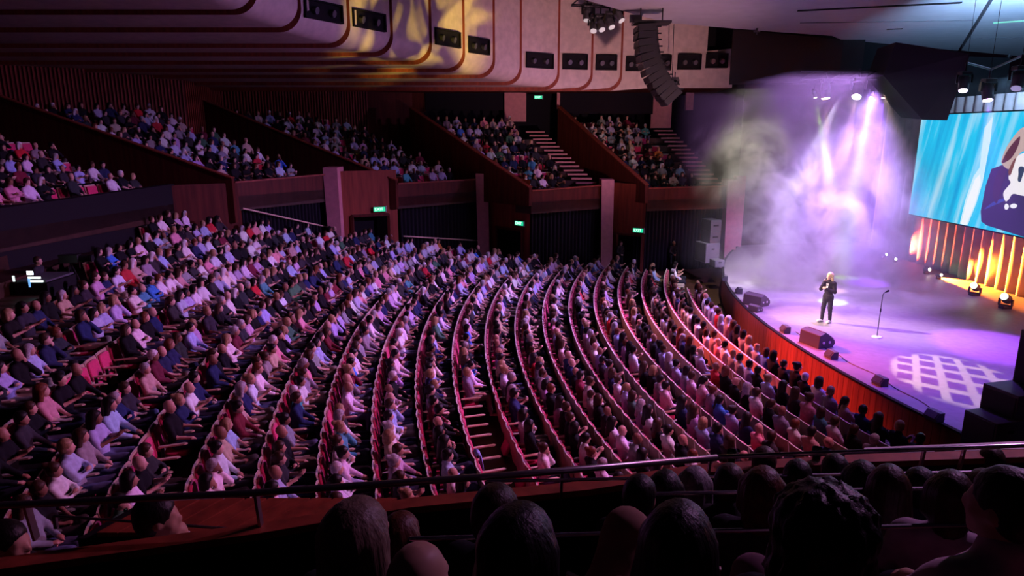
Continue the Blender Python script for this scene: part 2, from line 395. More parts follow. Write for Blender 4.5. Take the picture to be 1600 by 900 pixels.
# front of the rear box down to the stalls (black sheet standing in for the dark void there)
q = MB(); L, R = BOX[4][0], BOX[4][1]
q.prism([Vector((L.x - .25, L.y, -.5)), Vector((R.x - .25, R.y, -.5)), Vector((R.x - .25, R.y, R.z - .3)), Vector((L.x - .25, L.y, L.z - .3))], (-.2, 0, 0))
tag(q.build('wall_rear', M['black']), 'black masking wall below the rear box', kind='structure')
q = MB(); L, R = BOX[4][1], BOX[3][0]
q.prism([Vector((L.x - .3, L.y + .1, -.5)), Vector((R.x + .1, R.y + .1, -.5)), Vector((R.x + .1, R.y + .1, R.z)), Vector((L.x - .3, L.y + .1, L.z))], (0, .2, 0))
tag(q.build('wall_corner', M['brushdark']), 'timber corner wall between the rear box and first bay', kind='structure')

# ---- high rear wall of upright timber slats
wu = empty('wall_upper', (0, 0, 0)); tag(wu, 'high timber slat wall behind the side boxes', kind='structure')
BW = [aty(-140, 150, 28.0), aty(0, 150, 31.0), aty(290, 150, 35.6), aty(345, 150, 38.6), aty(575, 150, 42.4), aty(662, 150, 43.8), aty(1045, 150, 45.6), aty(1150, 150, 46.2)]
for i in range(5):
    a, b = BW[i], BW[i + 1]
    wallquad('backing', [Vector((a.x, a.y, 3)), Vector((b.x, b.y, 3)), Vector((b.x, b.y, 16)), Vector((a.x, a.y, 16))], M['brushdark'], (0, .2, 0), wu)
slat = MB()
for i in range(4):
    a, b = BW[i], BW[i + 1]; n = max(2, int((b - a).length / .16)); d = (b - a).normalized()
    for k in range(n):
        p = a.lerp(b, (k + .5) / n); slat.box((p.x, p.y - .04, 11), (.07, .07, 10), math.atan2(d.y, d.x))
tag(slat.build('slat', M['brush'], wu), 'upright timber slats', kind='stuff')
for i in (5, 6):
    a, b = BW[i], BW[i + 1]
    wallquad('backing', [Vector((a.x, a.y, 3)), Vector((b.x, b.y, 3)), Vector((b.x, b.y, 16)), Vector((a.x, a.y, 16))], M['velvet'], (0, .2, 0), wu)
for x0, x1, y0, y1, mm in [(664, 786, 138, 172, 'velvet'), (876, 1020, 140, 178, 'velvet')]:
    a = aty(x0, y0, 43.4); b = aty(x1, y1, 43.4)
    wallquad('dark_opening', [Vector((a.x, 43.4, b.z)), Vector((b.x, 43.4, b.z)), Vector((b.x, 43.4, a.z)), Vector((a.x, 43.4, a.z))], M[mm], (0, .1, 0), wu)
for x0, x1, y1 in [(788, 822, 190), (871, 878, 170), (1020, 1048, 200), (1074, 1083, 172), (566, 664, 175)]:
    a = aty(x0, 120, 43.5); b = aty(x1, y1, 43.5)
    wallquad('upper_pier', [Vector((a.x, 43.5, b.z)), Vector((b.x, 43.5, b.z)), Vector((b.x, 43.5, a.z)), Vector((a.x, 43.5, a.z))], M['brushdark'] if x0 == 566 else M['pier'], (0, .3, 0), wu)

# ---- ribbed birch ceiling: strips that run along the soffit and curve up
ce = empty('ceiling', (0, 0, 0)); tag(ce, 'pale ribbed birch ceiling with rounded stepped ribs', kind='structure')
GR = [(250, -55, 19), (330, -20, 21), (398, 15, 23), (466, 43, 25), (543, 68, 27), (610, 82, 29), (671, 95, 31), (723, 107, 33), (770, 117, 34.7), (812, 128, 36.3), (871, 136, 37.6), (923, 137, 38.0), (969, 138, 38.2), (1048, 137, 38.4), (1106, 136, 38.5)]
def rib_curve(px, py, Y, off=0, z_hi=17.5, r=.8):
    z = aty(px, py, Y).z - off; X = aty(px, py - 25, Y).x + off * .7; pts = [Vector((X, Y, z_hi)), Vector((X, Y, z + r + 1.2))]
    for k in range(9):
        a = math.pi / 2 * k / 8; pts.append(Vector((X - r + r * math.cos(a), Y, z + r - r * math.sin(a))))
    pts += [Vector((X - 4, Y, z)), Vector((-45, Y, z))]
    return pts
ribs = []
for i in range(len(GR) - 2):
    c0 = rib_curve(*GR[i], off=.16); c1 = rib_curve(*GR[i + 1])
    mb = MB(); mb.grid([c0, c1]); o = mb.build('rib_panel', M['birch'], ce, smooth=True)
    c2 = rib_curve(*GR[i], off=0); mb = MB(); mb.grid([c2, c0]); mb.build('rib_edge', M['brush'], ce, smooth=True)  # timber brown puts the shade on these birch risers into the colour
# last flat panel with its notch
a = aty(1050, 137, 38.42); e = aty(1143, 134, 38.6); nt_ = aty(1143, 76, 38.6); n2 = aty(1104, 80, 38.6)
mb = MB(); mb.prism([Vector((a.x - .1, 38.5, a.z)), Vector((e.x, 38.5, a.z)), Vector((e.x, 38.5, nt_.z)), Vector((n2.x, 38.5, n2.z)), Vector((n2.x, 38.5, 17)), Vector((a.x - .1, 38.5, 17))], (0, .4, 0)); mb.build('rib_panel', M['birch'], ce)
# flat soffit from the last rib to the upper wall
zS = a.z + .02
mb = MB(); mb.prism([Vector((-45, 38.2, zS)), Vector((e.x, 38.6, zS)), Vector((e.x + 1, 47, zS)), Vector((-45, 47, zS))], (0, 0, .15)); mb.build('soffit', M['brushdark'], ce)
# acoustic canopy over the stage front
ZC = 12.6
ED = [(905, -3), (1000, 25), (1045, 36), (1200, 49), (1300, 56), (1317, 63), (1497, 79)]
edp = [atz(x, y, ZC) for x, y in ED]
cp = empty('ceiling_canopy', (0, 0, 0)); tag(cp, 'smooth pale canopy over the stage front with slots', kind='structure')
sA, sB = atz(1497, 79, ZC), atz(1546, -2, ZC)
mb = MB(); mb.prism(edp + [sB + (sB - sA) * .5, Vector((6, 10, ZC)), Vector((1.5, 12, ZC))], (0, 0, .4)); mb.build('canopy_panel', M['ceilwhite'], cp)
sA2, sB2 = atz(1502, 79, ZC), atz(1553, -2, ZC); rE = atz(1700, 98, ZC)
mb = MB(); mb.prism([sA2, rE, Vector((40, 14, ZC)), Vector((10, 9, ZC)), sB2 + (sB2 - sA2) * .5], (0, 0, .4)); mb.build('canopy_panel', M['ceilwhite'], cp)
def slot(x0, y0, x1, y1, wpx, m, name='slot'):
    a = atz(x0, y0, ZC - .012); b = atz(x1, y1, ZC - .012); s = MB(); s.bar(a, b, wpx, .03); return s.build(name, m, cp)
slot(1246, 17, 1502, 4, .28, M['black']); slot(1386, 46, 1410, 45, .2, M['black']); slot(1552, 36, 1620, 31, .30, emis('slot_glow', (.25, .95, .8), .8), 'light_slot')
slot(1250, 36, 1520, 32, .04, M['casing'], 'seam'); slot(1520, 60, 1640, 58, .04, M['casing'], 'seam')
for x, y in [(1183, 44), (1577, 84)]:
    p = atz(x, y, ZC); s = MB(); s.lathe([(.05, 0), (.05, -.12), (.16, -.14), (.16, -.17), (.03, -.19), (.03, -.3)], 12, p); s.build('sprinkler', M['casing'], cp)
# black header masking the fly space, and the sloped fin beside the screen
hd = empty('ceiling_header', (0, 0, 0)); tag(hd, 'black masking header above the stage opening', kind='structure')
h0 = atz(1100, 41, ZC + .2); h1 = atz(1385, 69, ZC + .2)
q = MB(); zb = aty(1143, 131, 39.0).z
q.prism([Vector((h0.x - 1.0, 39.2, zb)), Vector((19.5, 39.2, zb)), Vector((19.5, 39.2, 17)), Vector((h0.x - 1.0, 39.2, 17))], (0, .1, 0)); q.build('mask', M['black'], hd)
e0 = atz(1147, 45, ZC); e1 = atz(1497, 79, ZC)
q = MB(); q.prism([Vector((e0.x, e0.y + .1, aty(1147, 132, e0.y).z)), Vector((e1.x, e1.y + .1, aty(1497, 118, e1.y).z)), Vector((e1.x, e1.y + .1, ZC)), Vector((e0.x, e0.y + .1, ZC))], (0, .1, 0)); q.build('mask', M['black'], hd)
q = MB(); F = [aty(1380, 118, 26.5), aty(1441, 187, 25.5), aty(1480, 188, 24.5), aty(1516, 84, 23.5), aty(1400, 66, 26)]
q.prism([F[0], F[1], F[2], F[3], F[4]], (1.0, 3.2, .15)); q.build('fin', M['black'], hd)
# upstage wall and drape
q = MB(); q.prism([Vector((21.8, 8, 0)), Vector((21.8, 42, 0)), Vector((21.8, 42, 9.3)), Vector((21.8, 8, 9.3))], (.2, 0, 0))
tag(q.build('wall_stage', M['black']), 'black upstage wall behind the drape', kind='structure')

# ================================================================== PEOPLE
def surfnet(fn, lo, hi, h):
    lo = np.array(lo, float); n = np.ceil((np.array(hi) - lo) / h).astype(int) + 1
    ax = [lo[i] + h * np.arange(n[i]) for i in range(3)]
    G = np.stack(np.meshgrid(*ax, indexing='ij'), -1).astype(np.float32)
    F = fn(G.reshape(-1, 3)).reshape(n)
    S = F < 0
    cs = [(i, j, k) for i in (0, 1) for j in (0, 1) for k in (0, 1)]
    sub = lambda A, c: A[c[0]:n[0] - 1 + c[0], c[1]:n[1] - 1 + c[1], c[2]:n[2] - 1 + c[2]]
    cnt = sum(sub(S, c).astype(np.int8) for c in cs)
    act = np.argwhere((cnt > 0) & (cnt < 8))
    fv = {c: sub(F, c)[act[:, 0], act[:, 1], act[:, 2]] for c in cs}
    acc = np.zeros((len(act), 3)); num = np.zeros(len(act))
    for a in cs:
        for d in range(3):
            if a[d] == 0:
                b = tuple(1 if q == d else a[q] for q in range(3))
                m = (fv[a] < 0) != (fv[b] < 0)
                t = fv[a][m] / (fv[a][m] - fv[b][m])
                p = np.tile(np.array(a, float), (m.sum(), 1)); p[:, d] = t
                acc[m] += p; num[m] += 1
    V = lo + h * (act + acc / num[:, None])
    idx = -np.ones(np.array(n) - 1, int); idx[act[:, 0], act[:, 1], act[:, 2]] = np.arange(len(act))
    Q = []
    for d in range(3):
        e1, e2 = [(1, 2), (2, 0), (0, 1)][d]
        sl0 = [slice(None)] * 3; sl1 = [slice(None)] * 3; sl0[d] = slice(0, n[d] - 1); sl1[d] = slice(1, n[d])
        ch = S[tuple(sl0)] != S[tuple(sl1)]
        pts = np.argwhere(ch)
        ok = (pts[:, e1] > 0) & (pts[:, e2] > 0) & (pts[:, e1] < n[e1] - 1) & (pts[:, e2] < n[e2] - 1)
        pts = pts[ok]
        s0 = S[pts[:, 0], pts[:, 1], pts[:, 2]]
        def cell(o1, o2):
            c = pts.copy(); c[:, e1] -= o1; c[:, e2] -= o2; return idx[c[:, 0], c[:, 1], c[:, 2]]
        q = np.stack([cell(1, 1), cell(0, 1), cell(0, 0), cell(1, 0)], 1)
        q[~s0] = q[~s0][:, ::-1]
        Q.append(q)
    Q = np.concatenate(Q); Q = Q[(Q >= 0).all(1)]
    return V, Q

def sd(prims, P, k=.03, infl=0):
    D = None
    for pr in prims:
        if pr[0] == 'c':
            a = np.array(pr[1], np.float32); b = np.array(pr[2], np.float32); ba = b - a; pa = P - a
            t = np.clip(pa @ ba / max(1e-9, float(ba @ ba)), 0, 1)
            d = np.linalg.norm(pa - t[:, None] * ba, axis=1) - (pr[3] + (pr[4] - pr[3]) * t)
        else:
            r = np.array(pr[2], np.float32); q = P - np.array(pr[1], np.float32)
            if len(pr) > 3:
                q = q @ np.array(pr[3], np.float32)
            k0 = np.linalg.norm(q / r, axis=1); k1 = np.linalg.norm(q / (r * r), axis=1) + 1e-6
            d = k0 * (k0 - 1) / k1
        if D is None: D = d
        else:
            kk = pr[5] if (pr[0] == 'c' and len(pr) > 5) else k
            h = np.clip(.5 + .5 * (d - D) / kk, 0, 1); D = d + (D - d) * h - kk * h * (1 - h)
    return D - infl

def np_mesh(name, V, Q, m, attr=None):
    me = bpy.data.meshes.new(name)
    me.vertices.add(len(V)); me.vertices.foreach_set('co', np.asarray(V, np.float32).ravel())
    me.loops.add(len(Q) * 4); me.loops.foreach_set('vertex_index', np.asarray(Q, np.int32).ravel())
    me.polygons.add(len(Q)); me.polygons.foreach_set('loop_start', np.arange(0, len(Q) * 4, 4, dtype=np.int32)); me.polygons.foreach_set('loop_total', np.full(len(Q), 4, np.int32))
    me.polygons.foreach_set('use_smooth', np.ones(len(Q), bool))
    if attr is not None:
        ca = me.color_attributes.new('Col', 'FLOAT_COLOR', 'POINT'); ca.data.foreach_set('color', np.asarray(attr, np.float32).ravel())
    me.materials.append(m); me.update(calc_edges=True); me.validate(); return me

def rotz(v, a): c, s = math.cos(a), math.sin(a); return np.array([v[0] * c - v[1] * s, v[0] * s + v[1] * c, v[2]])
def hand(wr, dr, up, fine, side=1, curl=.5):
    """palm with four unequal fingers and a thumb leaving the side of the palm"""
    wr = np.array(wr, float); dr = np.array(dr, float); dr /= np.linalg.norm(dr); up = np.array(up, float); up -= dr * (up @ dr); up /= np.linalg.norm(up)
    sd_ = np.cross(up, dr) * side
    pr = [('c', wr, wr + dr * .07 + sd_ * .012, .024, .027), ('c', wr + sd_ * .0, wr + dr * .075 - sd_ * .018, .022, .024)]
    if not fine:
        pr += [('c', wr + dr * .07, wr + dr * .13 - up * .02, .028, .020), ('c', wr + dr * .03 + sd_ * .02, wr + dr * .075 + sd_ * .055, .014, .011)]
        return pr
    for i, L in enumerate((.072, .082, .076, .058)):
        b = wr + dr * .085 + sd_ * (.030 - .020 * i); m_ = b + (dr * math.cos(curl * .6) - up * math.sin(curl * .6)) * L * .5
        e = m_ + (dr * math.cos(curl * 1.8) - up * math.sin(curl * 1.8)) * L * .5
        pr += [('c', b - dr * .02, m_, .0095, .0088, .006), ('c', m_, e, .0088, .0075, .006)]
    b = wr + dr * .025 + sd_ * .024; m_ = b + dr * .025 + sd_ * .032 - up * .008; e = m_ + dr * .035 + sd_ * .006 - up * .012
    pr += [('c', b, m_, .013, .011, .01), ('c', m_, e, .011, .009, .006)]
    return pr

def head_prims(hc, yaw, fine=True):
    T = lambda x, y, z: hc + rotz((x, y, z), yaw)
    Rm = np.array([[math.cos(yaw), -math.sin(yaw), 0], [math.sin(yaw), math.cos(yaw), 0], [0, 0, 1]])
    pr = [('e', T(-.012, 0, .03), (.098, .079, .098), Rm), ('e', T(.03, 0, -.045), (.066, .056, .075), Rm), ('c', T(.085, 0, .012), T(.108, 0, -.024), .011, .016)]
    for s in (-1, 1): pr.append(('e', T(-.004, s * .078, -.008), (.021, .011, .033), Rm))
    if fine:
        pr += [('c', T(.078, -.04, .022), T(.078, .04, .022), .012, .012), ('c', T(.083, -.02, -.062), T(.083, .02, -.062), .0085, .0085, .008), ('e', T(.068, 0, -.10), (.022, .026, .018), Rm),
               ('e', T(.05, -.045, -.025), (.03, .022, .025), Rm), ('e', T(.05, .045, -.025), (.03, .022, .025), Rm)]
    return pr
def hair_fn(style, hc, yaw, size=1.0):
    T = lambda x, y, z: hc + rotz((x * size, y * size, z * size), yaw)
    Rm = np.array([[math.cos(yaw), -math.sin(yaw), 0], [math.sin(yaw), math.cos(yaw), 0], [0, 0, 1]])
    S = lambda *r: tuple(x * size for x in r)
    cap = [('e', T(-.020, 0, .042), S(.109, .090, .102), Rm)]
    if style == 'short': cap += [('e', T(-.05, 0, -.02), S(.072, .080, .075), Rm)]
    elif style == 'long':
        cap += [('c', T(-.055, 0, .03), T(-.10, 0, -.30), .092, .075)]
        for s in (-1, 1): cap += [('c', T(-.02, s * .06, .02), T(-.05, s * .105, -.26), .05, .045)]
    elif style == 'bob':
        cap += [('c', T(-.05, 0, .02), T(-.06, 0, -.10), .092, .085)]
        for s in (-1, 1): cap += [('c', T(-.01, s * .07, .03), T(-.005, s * .085, -.09), .045, .035)]
    elif style == 'bun': cap += [('e', T(-.05, 0, -.02), S(.07, .08, .07), Rm), ('e', T(-.12, 0, .10), S(.05, .052, .05), Rm)]
    elif style == 'ponytail': cap += [('e', T(-.05, 0, -.02), S(.07, .08, .07), Rm), ('c', T(-.12, 0, .05), T(-.17, .01, -.20), .035, .025)]
    elif style == 'curly':
        cap = [('e', T(-.03, 0, .05), S(.145, .135, .125), Rm), ('e', T(-.05, 0, -.08), S(.125, .135, .13), Rm)]
    elif style == 'hat': cap = [('e', T(-.015, 0, .055), S(.112, .094, .088), Rm), ('c', T(.06, -.04, .055), T(.15, 0, .045), .03, .03), ('c', T(.06, .04, .055), T(.15, 0, .045), .03, .03)]
    face = [('e', T(.088, 0, -.030), S(.080, .075, .088), Rm)]
    neckcut = [('e', T(.10, 0, -.14), S(.10, .07, .12), Rm)]
    def fn(P):
        d = sd(cap, P, .03)
        ang = np.arctan2(P[:, 1] - hc[1], P[:, 0] - hc[0])
        d = d + (.0020 * np.sin(ang * 17 + P[:, 2] * 3) + .0012 * np.sin(ang * 31 + P[:, 2] * 5)) * (2.5 if style == 'curly' else 1)
        if style == 'curly': d = d + .010 * np.sin(P[:, 0] * 75) * np.sin(P[:, 1] * 75 + 1) * np.sin(P[:, 2] * 75)
        if style != 'hat': d = np.maximum(d, -sd(face, P))
        if style in ('long', 'bob', 'curly'): d = np.maximum(d, -sd(neckcut, P))
        return d
    return fn
def seated(arms='lap', legs='down', rec=.16, yaw=0., nod=0., sleeve='long', fine=False, wide=1.0):
    """joints of a seated figure facing +X, floor at z=0; gives primitives for each region"""
    H = np.array([0, 0, .55]); dr = np.array([-math.sin(rec), 0, math.cos(rec)])
    NB = H + dr * .50; hc = NB + np.array([.03 + nod, 0, .185])
    torso = [('e', H, (.135, .165 * wide, .11)), ('e', H + dr * .15, (.118 * wide, .152 * wide, .17)), ('e', H + dr * .33, (.118, .170 * wide, .18)),
             ('c', NB + [0, -.145 * wide, -.045], NB + [0, .145 * wide, -.045], .060, .060), ('c', NB - dr * .06, NB + [.01, 0, .05], .07, .052)]
    neck = [('c', NB - dr * .03, NB + [.02, 0, .13], .053, .050)]
    up_arm, fore, hands = [], [], []
    for s in (-1, 1):
        sh = NB + np.array([0, s * .175 * wide, -.05])
        a = arms
        if a == 'chin': a = 'chin' if s > 0 else 'lap'
        if a == 'rests': el, wr, hd_ = np.array([.0, s * .27, .74]), np.array([.22, s * .26, .71]), (1, 0, -.1)
        elif a == 'crossed': el, wr, hd_ = np.array([.06, s * .235, .80]), np.array([.19, -s * .03, .85 + .03 * s]), (-.1, -s, .05)
        elif a == 'chin': el, wr, hd_ = np.array([.20, s * .17, .80]), hc + np.array([.10, s * .05, -.17]), (.0, -s * .3, 1)
        elif a == 'clap': el, wr, hd_ = np.array([.06, s * .22, .80]), np.array([.28, s * .06, .90]), (.7, -s * .2, .6)
        elif a == 'knees': el, wr, hd_ = np.array([.12, s * .22, .78]), np.array([.34, s * .12, .67]), (1, -s * .3, -.2)
        else: el, wr, hd_ = np.array([.03, s * .235, .78]), np.array([.22, s * .10, .68]), (.8, -s * .6, -.15)
        up_arm.append(('c', sh, el, .050, .042)); fore.append(('c', el, wr, .042, .029))
        hands += hand(wr, hd_, (0, 0, 1) if abs(hd_[2]) < .9 else (1, 0, 0), fine, s)
    thigh, shin, foot = [], [], []
    for s in (-1, 1):
        hip = np.array([.0, s * .09, .53]); kn = np.array([.45, s * .11, .55]); an = np.array([.44, s * .115, .09])
        if legs == 'crossed' and s > 0: kn = np.array([.43, .0, .66]); an = np.array([.52, -.15, .38])
        elif legs == 'out': an = np.array([.50, s * .13, .09])
        elif legs == 'tucked': an = np.array([.32, s * .11, .09])
        elif legs == 'raised' and s > 0: kn = np.array([.42, .10, .80]); an = np.array([.40, .10, .36])
        elif legs == 'high' and s < 0: kn = np.array([.50, -.12, 1.02]); an = np.array([.72, -.12, .62])
        elif legs == 'crosshigh' and s < 0: kn = np.array([.46, -.16, .86]); an = np.array([.50, -.55, .70])
        thigh.append(('c', hip, kn, .088, .064)); shin.append(('c', kn, an, .060, .040))
        fd = np.array([.15, s * .02, -.045]) if not (legs == 'crossed' and s > 0) else np.array([.09, -.06, -.09])
        foot += [('c', an + [-.02, 0, -.03], an + fd, .040, .034)]
    head = head_prims(hc, yaw, fine)
    skin = torso[:4] + neck + head + up_arm + fore + hands + thigh + shin + foot
    shirt = torso + up_arm + (fore if sleeve == 'long' else [('c', f[1], np.array(f[1]) * .7 + np.array(f[2]) * .3, .043, .040) for f in fore[:0]])
    tr = [('e', H, (.138, .168 * wide, .112))] + thigh + shin
    return dict(skin=skin, shirt=shirt, trousers=tr, shoes=foot, hc=hc, yaw=yaw, head=head + neck, bare=hands + ([] if sleeve == 'long' else fore))
def fabric(P, a=.004): return a * np.sin(P[:, 2] * 55 + 14 * P[:, 1]) * np.sin(P[:, 0] * 34 + 20 * P[:, 1])
BLO, BHI = (-.42, -.46, -.01), (.92, .46, 1.46)
def figure_meshes(tag_, fig, h, lo=BLO, hi=BHI, shoes=True):
    out = {}
    V, Q = surfnet(lambda P: sd(fig['skin'], P, .022), lo, hi, h); out['body'] = np_mesh(tag_ + '_body', V, Q, M['skin'])
    V, Q = surfnet(lambda P: sd(fig['shirt'], P, .035, .014) + fabric(P), lo, hi, h); out['shirt'] = np_mesh(tag_ + '_shirt', V, Q, M['cloth'])
    V, Q = surfnet(lambda P: sd(fig['trousers'], P, .035, .012) + fabric(P), lo, hi, h); out['trousers'] = np_mesh(tag_ + '_trousers', V, Q, M['cloth'])
    if shoes:
        V, Q = surfnet(lambda P: sd(fig['shoes'], P, .02, .010), lo, hi, max(h, .016)); out['shoes'] = np_mesh(tag_ + '_shoes', V, Q, M['cloth'])
    return out
def hair_mesh(name, style, hc, yaw, h, size=1.0):
    lo = hc + np.array([-.30, -.26, -.46]); hi = hc + np.array([.26, .26, .26])
    V, Q = surfnet(hair_fn(style, hc, yaw, size), lo, hi, h); return np_mesh(name, V, Q, M['hair'])

SHIRTS = [('white', (.76, .74, .76), 22), ('pale blue', (.42, .50, .72), 12), ('lilac', (.50, .38, .62), 8), ('black', (.010, .010, .012), 26), ('charcoal', (.035, .035, .04), 14), ('navy', (.022, .03, .09), 10),
          ('grey', (.28, .28, .30), 8), ('red', (.55, .03, .04), 2.2), ('bright blue', (.06, .20, .70), 1), ('pink', (.70, .30, .36), 3), ('maroon', (.16, .02, .04), 3), ('green', (.06, .16, .09), 1.2), ('beige', (.52, .40, .28), 4), ('orange', (.62, .22, .05), .4), ('teal', (.08, .34, .36), .8)]
SKINS = [(.62, .36, .26), (.55, .31, .22), (.66, .42, .32), (.42, .23, .15), (.24, .12, .075), (.58, .36, .27)]
HAIRS = [('dark', (.010, .008, .007), 13), ('brown', (.05, .026, .014), 9), ('fair', (.34, .22, .11), 4), ('grey', (.36, .35, .35), 4), ('white', (.65, .63, .62), 2), ('auburn', (.14, .045, .02), 2)]
TROUS = [(.015, .016, .022), (.03, .035, .06), (.06, .055, .05), (.10, .12, .20), (.28, .24, .18), (.02, .02, .02)]
def pick(lst):
    t = random.random() * sum(x[2] for x in lst)
    for x in lst:
        t -= x[2]
        if t <= 0: return x
    return lst[0]

POSES = [('lap', 'down', .16, 0, 'long', 'hands in lap'), ('crossed', 'down', .20, .1, 'long', 'arms folded'), ('rests', 'out', .24, -.1, 'short', 'arms on armrests'), ('chin', 'crossed', .12, 0, 'long', 'hand at chin'),
         ('clap', 'tucked', .10, .05, 'short', 'hands raised together'), ('knees', 'down', .02, -.12, 'long', 'leaning forward'), ('lap', 'crossed', .22, .15, 'short', 'legs crossed')]
POSE_MESH = []; HAIR_STYLES = ['short', 'short', 'long', 'bob', 'ponytail', 'bun', None]
for i, (a, l, r, yw, sl, words_) in enumerate(POSES):
    f = seated(a, l, r, yw, nod=.02 if a == 'knees' else 0, sleeve=sl)
    ms = figure_meshes('seated_%d' % i, f, .026, shoes=False)
    hs = {st: hair_mesh('hair_%d_%s' % (i, st), st, f['hc'], yw, .017) for st in set(HAIR_STYLES) if st}
    POSE_MESH.append((ms, hs))
# coarse variants for the mass of the crowd
COARSE = []
for i, (a, l, r, yw, sl, words_) in enumerate(POSES):
    for st in (['short', 'long'] if i % 2 else ['short', 'bob']) + ([None] if i in (0, 2) else []):
        f = seated(a, l, r, yw, sleeve=sl)
        hf = hair_fn(st, f['hc'], yw) if st else None
        regs = [('head', lambda P: sd(f['head'], P, .022)), ('shirt', lambda P: sd(f['shirt'], P, .035, .014)), ('trousers', lambda P: sd(f['trousers'] + f['shoes'], P, .035, .012)), ('bare', lambda P: sd(f['bare'], P, .02, .006))]
        def allf(P):
            D = np.min([g(P) for _, g in regs], axis=0)
            return np.minimum(D, hf(P)) if hf else D
        V, Q = surfnet(allf, (-.42, -.46, .12), BHI, .050)
        vals = [g(V.astype(np.float32)) for _, g in regs] + ([hf(V.astype(np.float32)) - .004] if hf else [])
        COARSE.append((V, Q, np.argmin(vals, axis=0)))   # region: 0 head,1 shirt,2 trousers,3 bare,4 hair

# ================================================================== SEATS
def seat_parts():
    P = {}
    # plywood back shell, gently curved and reclined, with a pale top edge
    mb = MB(); nj = 6
    def sh(y, z, t): c = -.29 - .20 * (z - .1) * .9 + .028 * (y / .26) ** 2; return Vector((c - t, y, z))
    ysn = np.linspace(-.262, .262, nj); zs = (.08, .45, .93)
    front = [[sh(y, z, 0) for y in ysn] for z in zs]; back = [[sh(y, z, .028) for y in ysn] for z in zs]
    mb.grid(front); mb.grid([r[::-1] for r in back])
    mb.grid([front[-1], back[-1]], 1)
    mb.grid([[front[i][0] for i in range(3)], [back[i][0] for i in range(3)]], 1); mb.grid([[back[i][-1] for i in range(3)], [front[i][-1] for i in range(3)]], 1)
    P['shell'] = mb.mesh('seat_shell', [M['seatply'], M['seatedge']])
    def pad(name, x0, x1, w_, z0, z1, lean):
        mb = MB(); n = 8; rings = []
        for t, k in ((0, .90), (.12, 1.0), (.88, 1.0), (1, .90)):
            ring = []
            for i in range(16):
                a = 2 * math.pi * i / 16; ex = .35
                cx = math.copysign(abs(math.cos(a)) ** ex, math.cos(a)); cz = math.copysign(abs(math.sin(a)) ** ex, math.sin(a))
                y = cx * w_ / 2 * k; u = cz * k
                if lean: z = (z0 + z1) / 2 + u * (z1 - z0) / 2; x = x0 + (x1 - x0) * t - .20 * (z - .1) * .9
                else: x = (x0 + x1) / 2 + u * (x1 - x0) / 2; z = z0 + (z1 - z0) * t
                ring.append(Vector((x, y, z)))
            rings.append(ring + [ring[0]])
        mb.grid(rings); mb.add(rings[0][:16], [list(range(16))[::-1]]); mb.add(rings[-1][:16], [list(range(16))])
        return mb.mesh(name, M['magenta'], True)
    P['back_cushion'] = pad('back_cushion', -.285, -.215, .46, .46, .89, True)
    P['seat_cushion'] = pad('seat_cushion', -.24, .20, .47, .36, .45, False)
    mb = MB(); pts = [(-.27, .60), (.10, .625), (.20, .63)]
    mb.prism([Vector((-.28, .245, .60)), Vector((-.28, .305, .60)), Vector((.17, .31, .625)), Vector((.22, .275, .625)), Vector((.17, .24, .625))], (0, 0, .028))
    mb.box((-.22, .275, .31), (.06, .03, .60), 0, 1); P['armrest'] = mb.mesh('armrest', [M['armwood'], M['black']])
    return P
SP = seat_parts()
def make_seat():
    o = link('theatre_seat', SP['shell'])
    link('back_cushion', SP['back_cushion'], o); link('seat_cushion', SP['seat_cushion'], o); link('armrest', SP['armrest'], o)
    return o
# cheap joined seat for the mass
simple = MB()
simple.bar((-.30, 0, .10), (-.45, 0, .92), .03, .525, (0, 1, 0), 0); simple.box((-.45, 0, .925), (.04, .525, .014), 0, 3); simple.bar((-.31, 0, .46), (-.385, 0, .88), .06, .46, (0, 1, 0), 1); simple.box((-.02, 0, .41), (.43, .47, .09), 0, 1); simple.box((-.04, .275, .61), (.46, .055, .03), 0, 2)
SIMV = np.array(simple.v); SIMF = np.array(simple.f); SIMM = np.array(simple.mi)

# ---- seating plan of the stalls
def rail_line(x): return np.interp(x, [0, 400, 640, 920, 1100, 1345, 1600], [800, 790, 782, 760, 736, 715, 700])
def rear_x(y): return np.interp(y, [6, 13.9, 15.3, 17.6, 20.8, 25.8, 28.9, 34], [-10.5, -11, -11.15, -11.9, -12.7, -13.6, -13.8, -14.2])
def far_y(k): return {1: 29.4, 2: 33.4, 3: 33.2, 4: 34.0}.get(k, 35.2 if k < 15 else 34.6 if k < 19 else 32.5 - (k - 19) * .5)
def near_y(k): return {1: 12.9, 2: 12.3, 3: 11.6, 4: 10.8}.get(k, 9.0 if k < 10 else 7.6)
plan = []
for k in range(1, 27):
    r = row_r(k); z = row_z(k); phi0 = math.asin((near_y(k) - AC.y) / r); phi1 = math.asin((far_y(k) - AC.y) / r)
    n = int((phi1 - phi0) * r / .56); row = []
    for i in range(n):
        ph = phi0 + (i + .5) * .56 / r; rs = r - .42
        p = Vector((AC.x - rs * math.cos(ph), AC.y + rs * math.sin(ph), z))
        hx, hy, hd = proj((p.x, p.y, z + 1.2))
        if hd < 0 or hx < -25 or hx > 1640 or hy > rail_line(hx) + 8: continue
        if p.x < rear_x(p.y): continue
        tb = proj((p.x - .3, p.y, z + .9))
        row.append(dict(k=k, p=p, rot=math.atan2(-math.sin(ph), math.cos(ph)), d=hd, px=hx, py=hy, bx=tb[0], by=tb[1]))
    for i, s in enumerate(row): s['i'] = i + 1
    plan += row
for s in plan:
    s['empty'] = random.random() < .035
    if s['k'] == 10 and s['by'] > 606: s['empty'] = True
    if s['k'] == 9 and s['by'] > 728: s['empty'] = True
    if 100 < s['bx'] < 172 and 545 < s['by'] < 612: s['empty'] = True
plan.sort(key=lambda s: s['d'])
print('stalls seats', len(plan))
N_SEAT = 300; N_PERSON = 268
proto = None
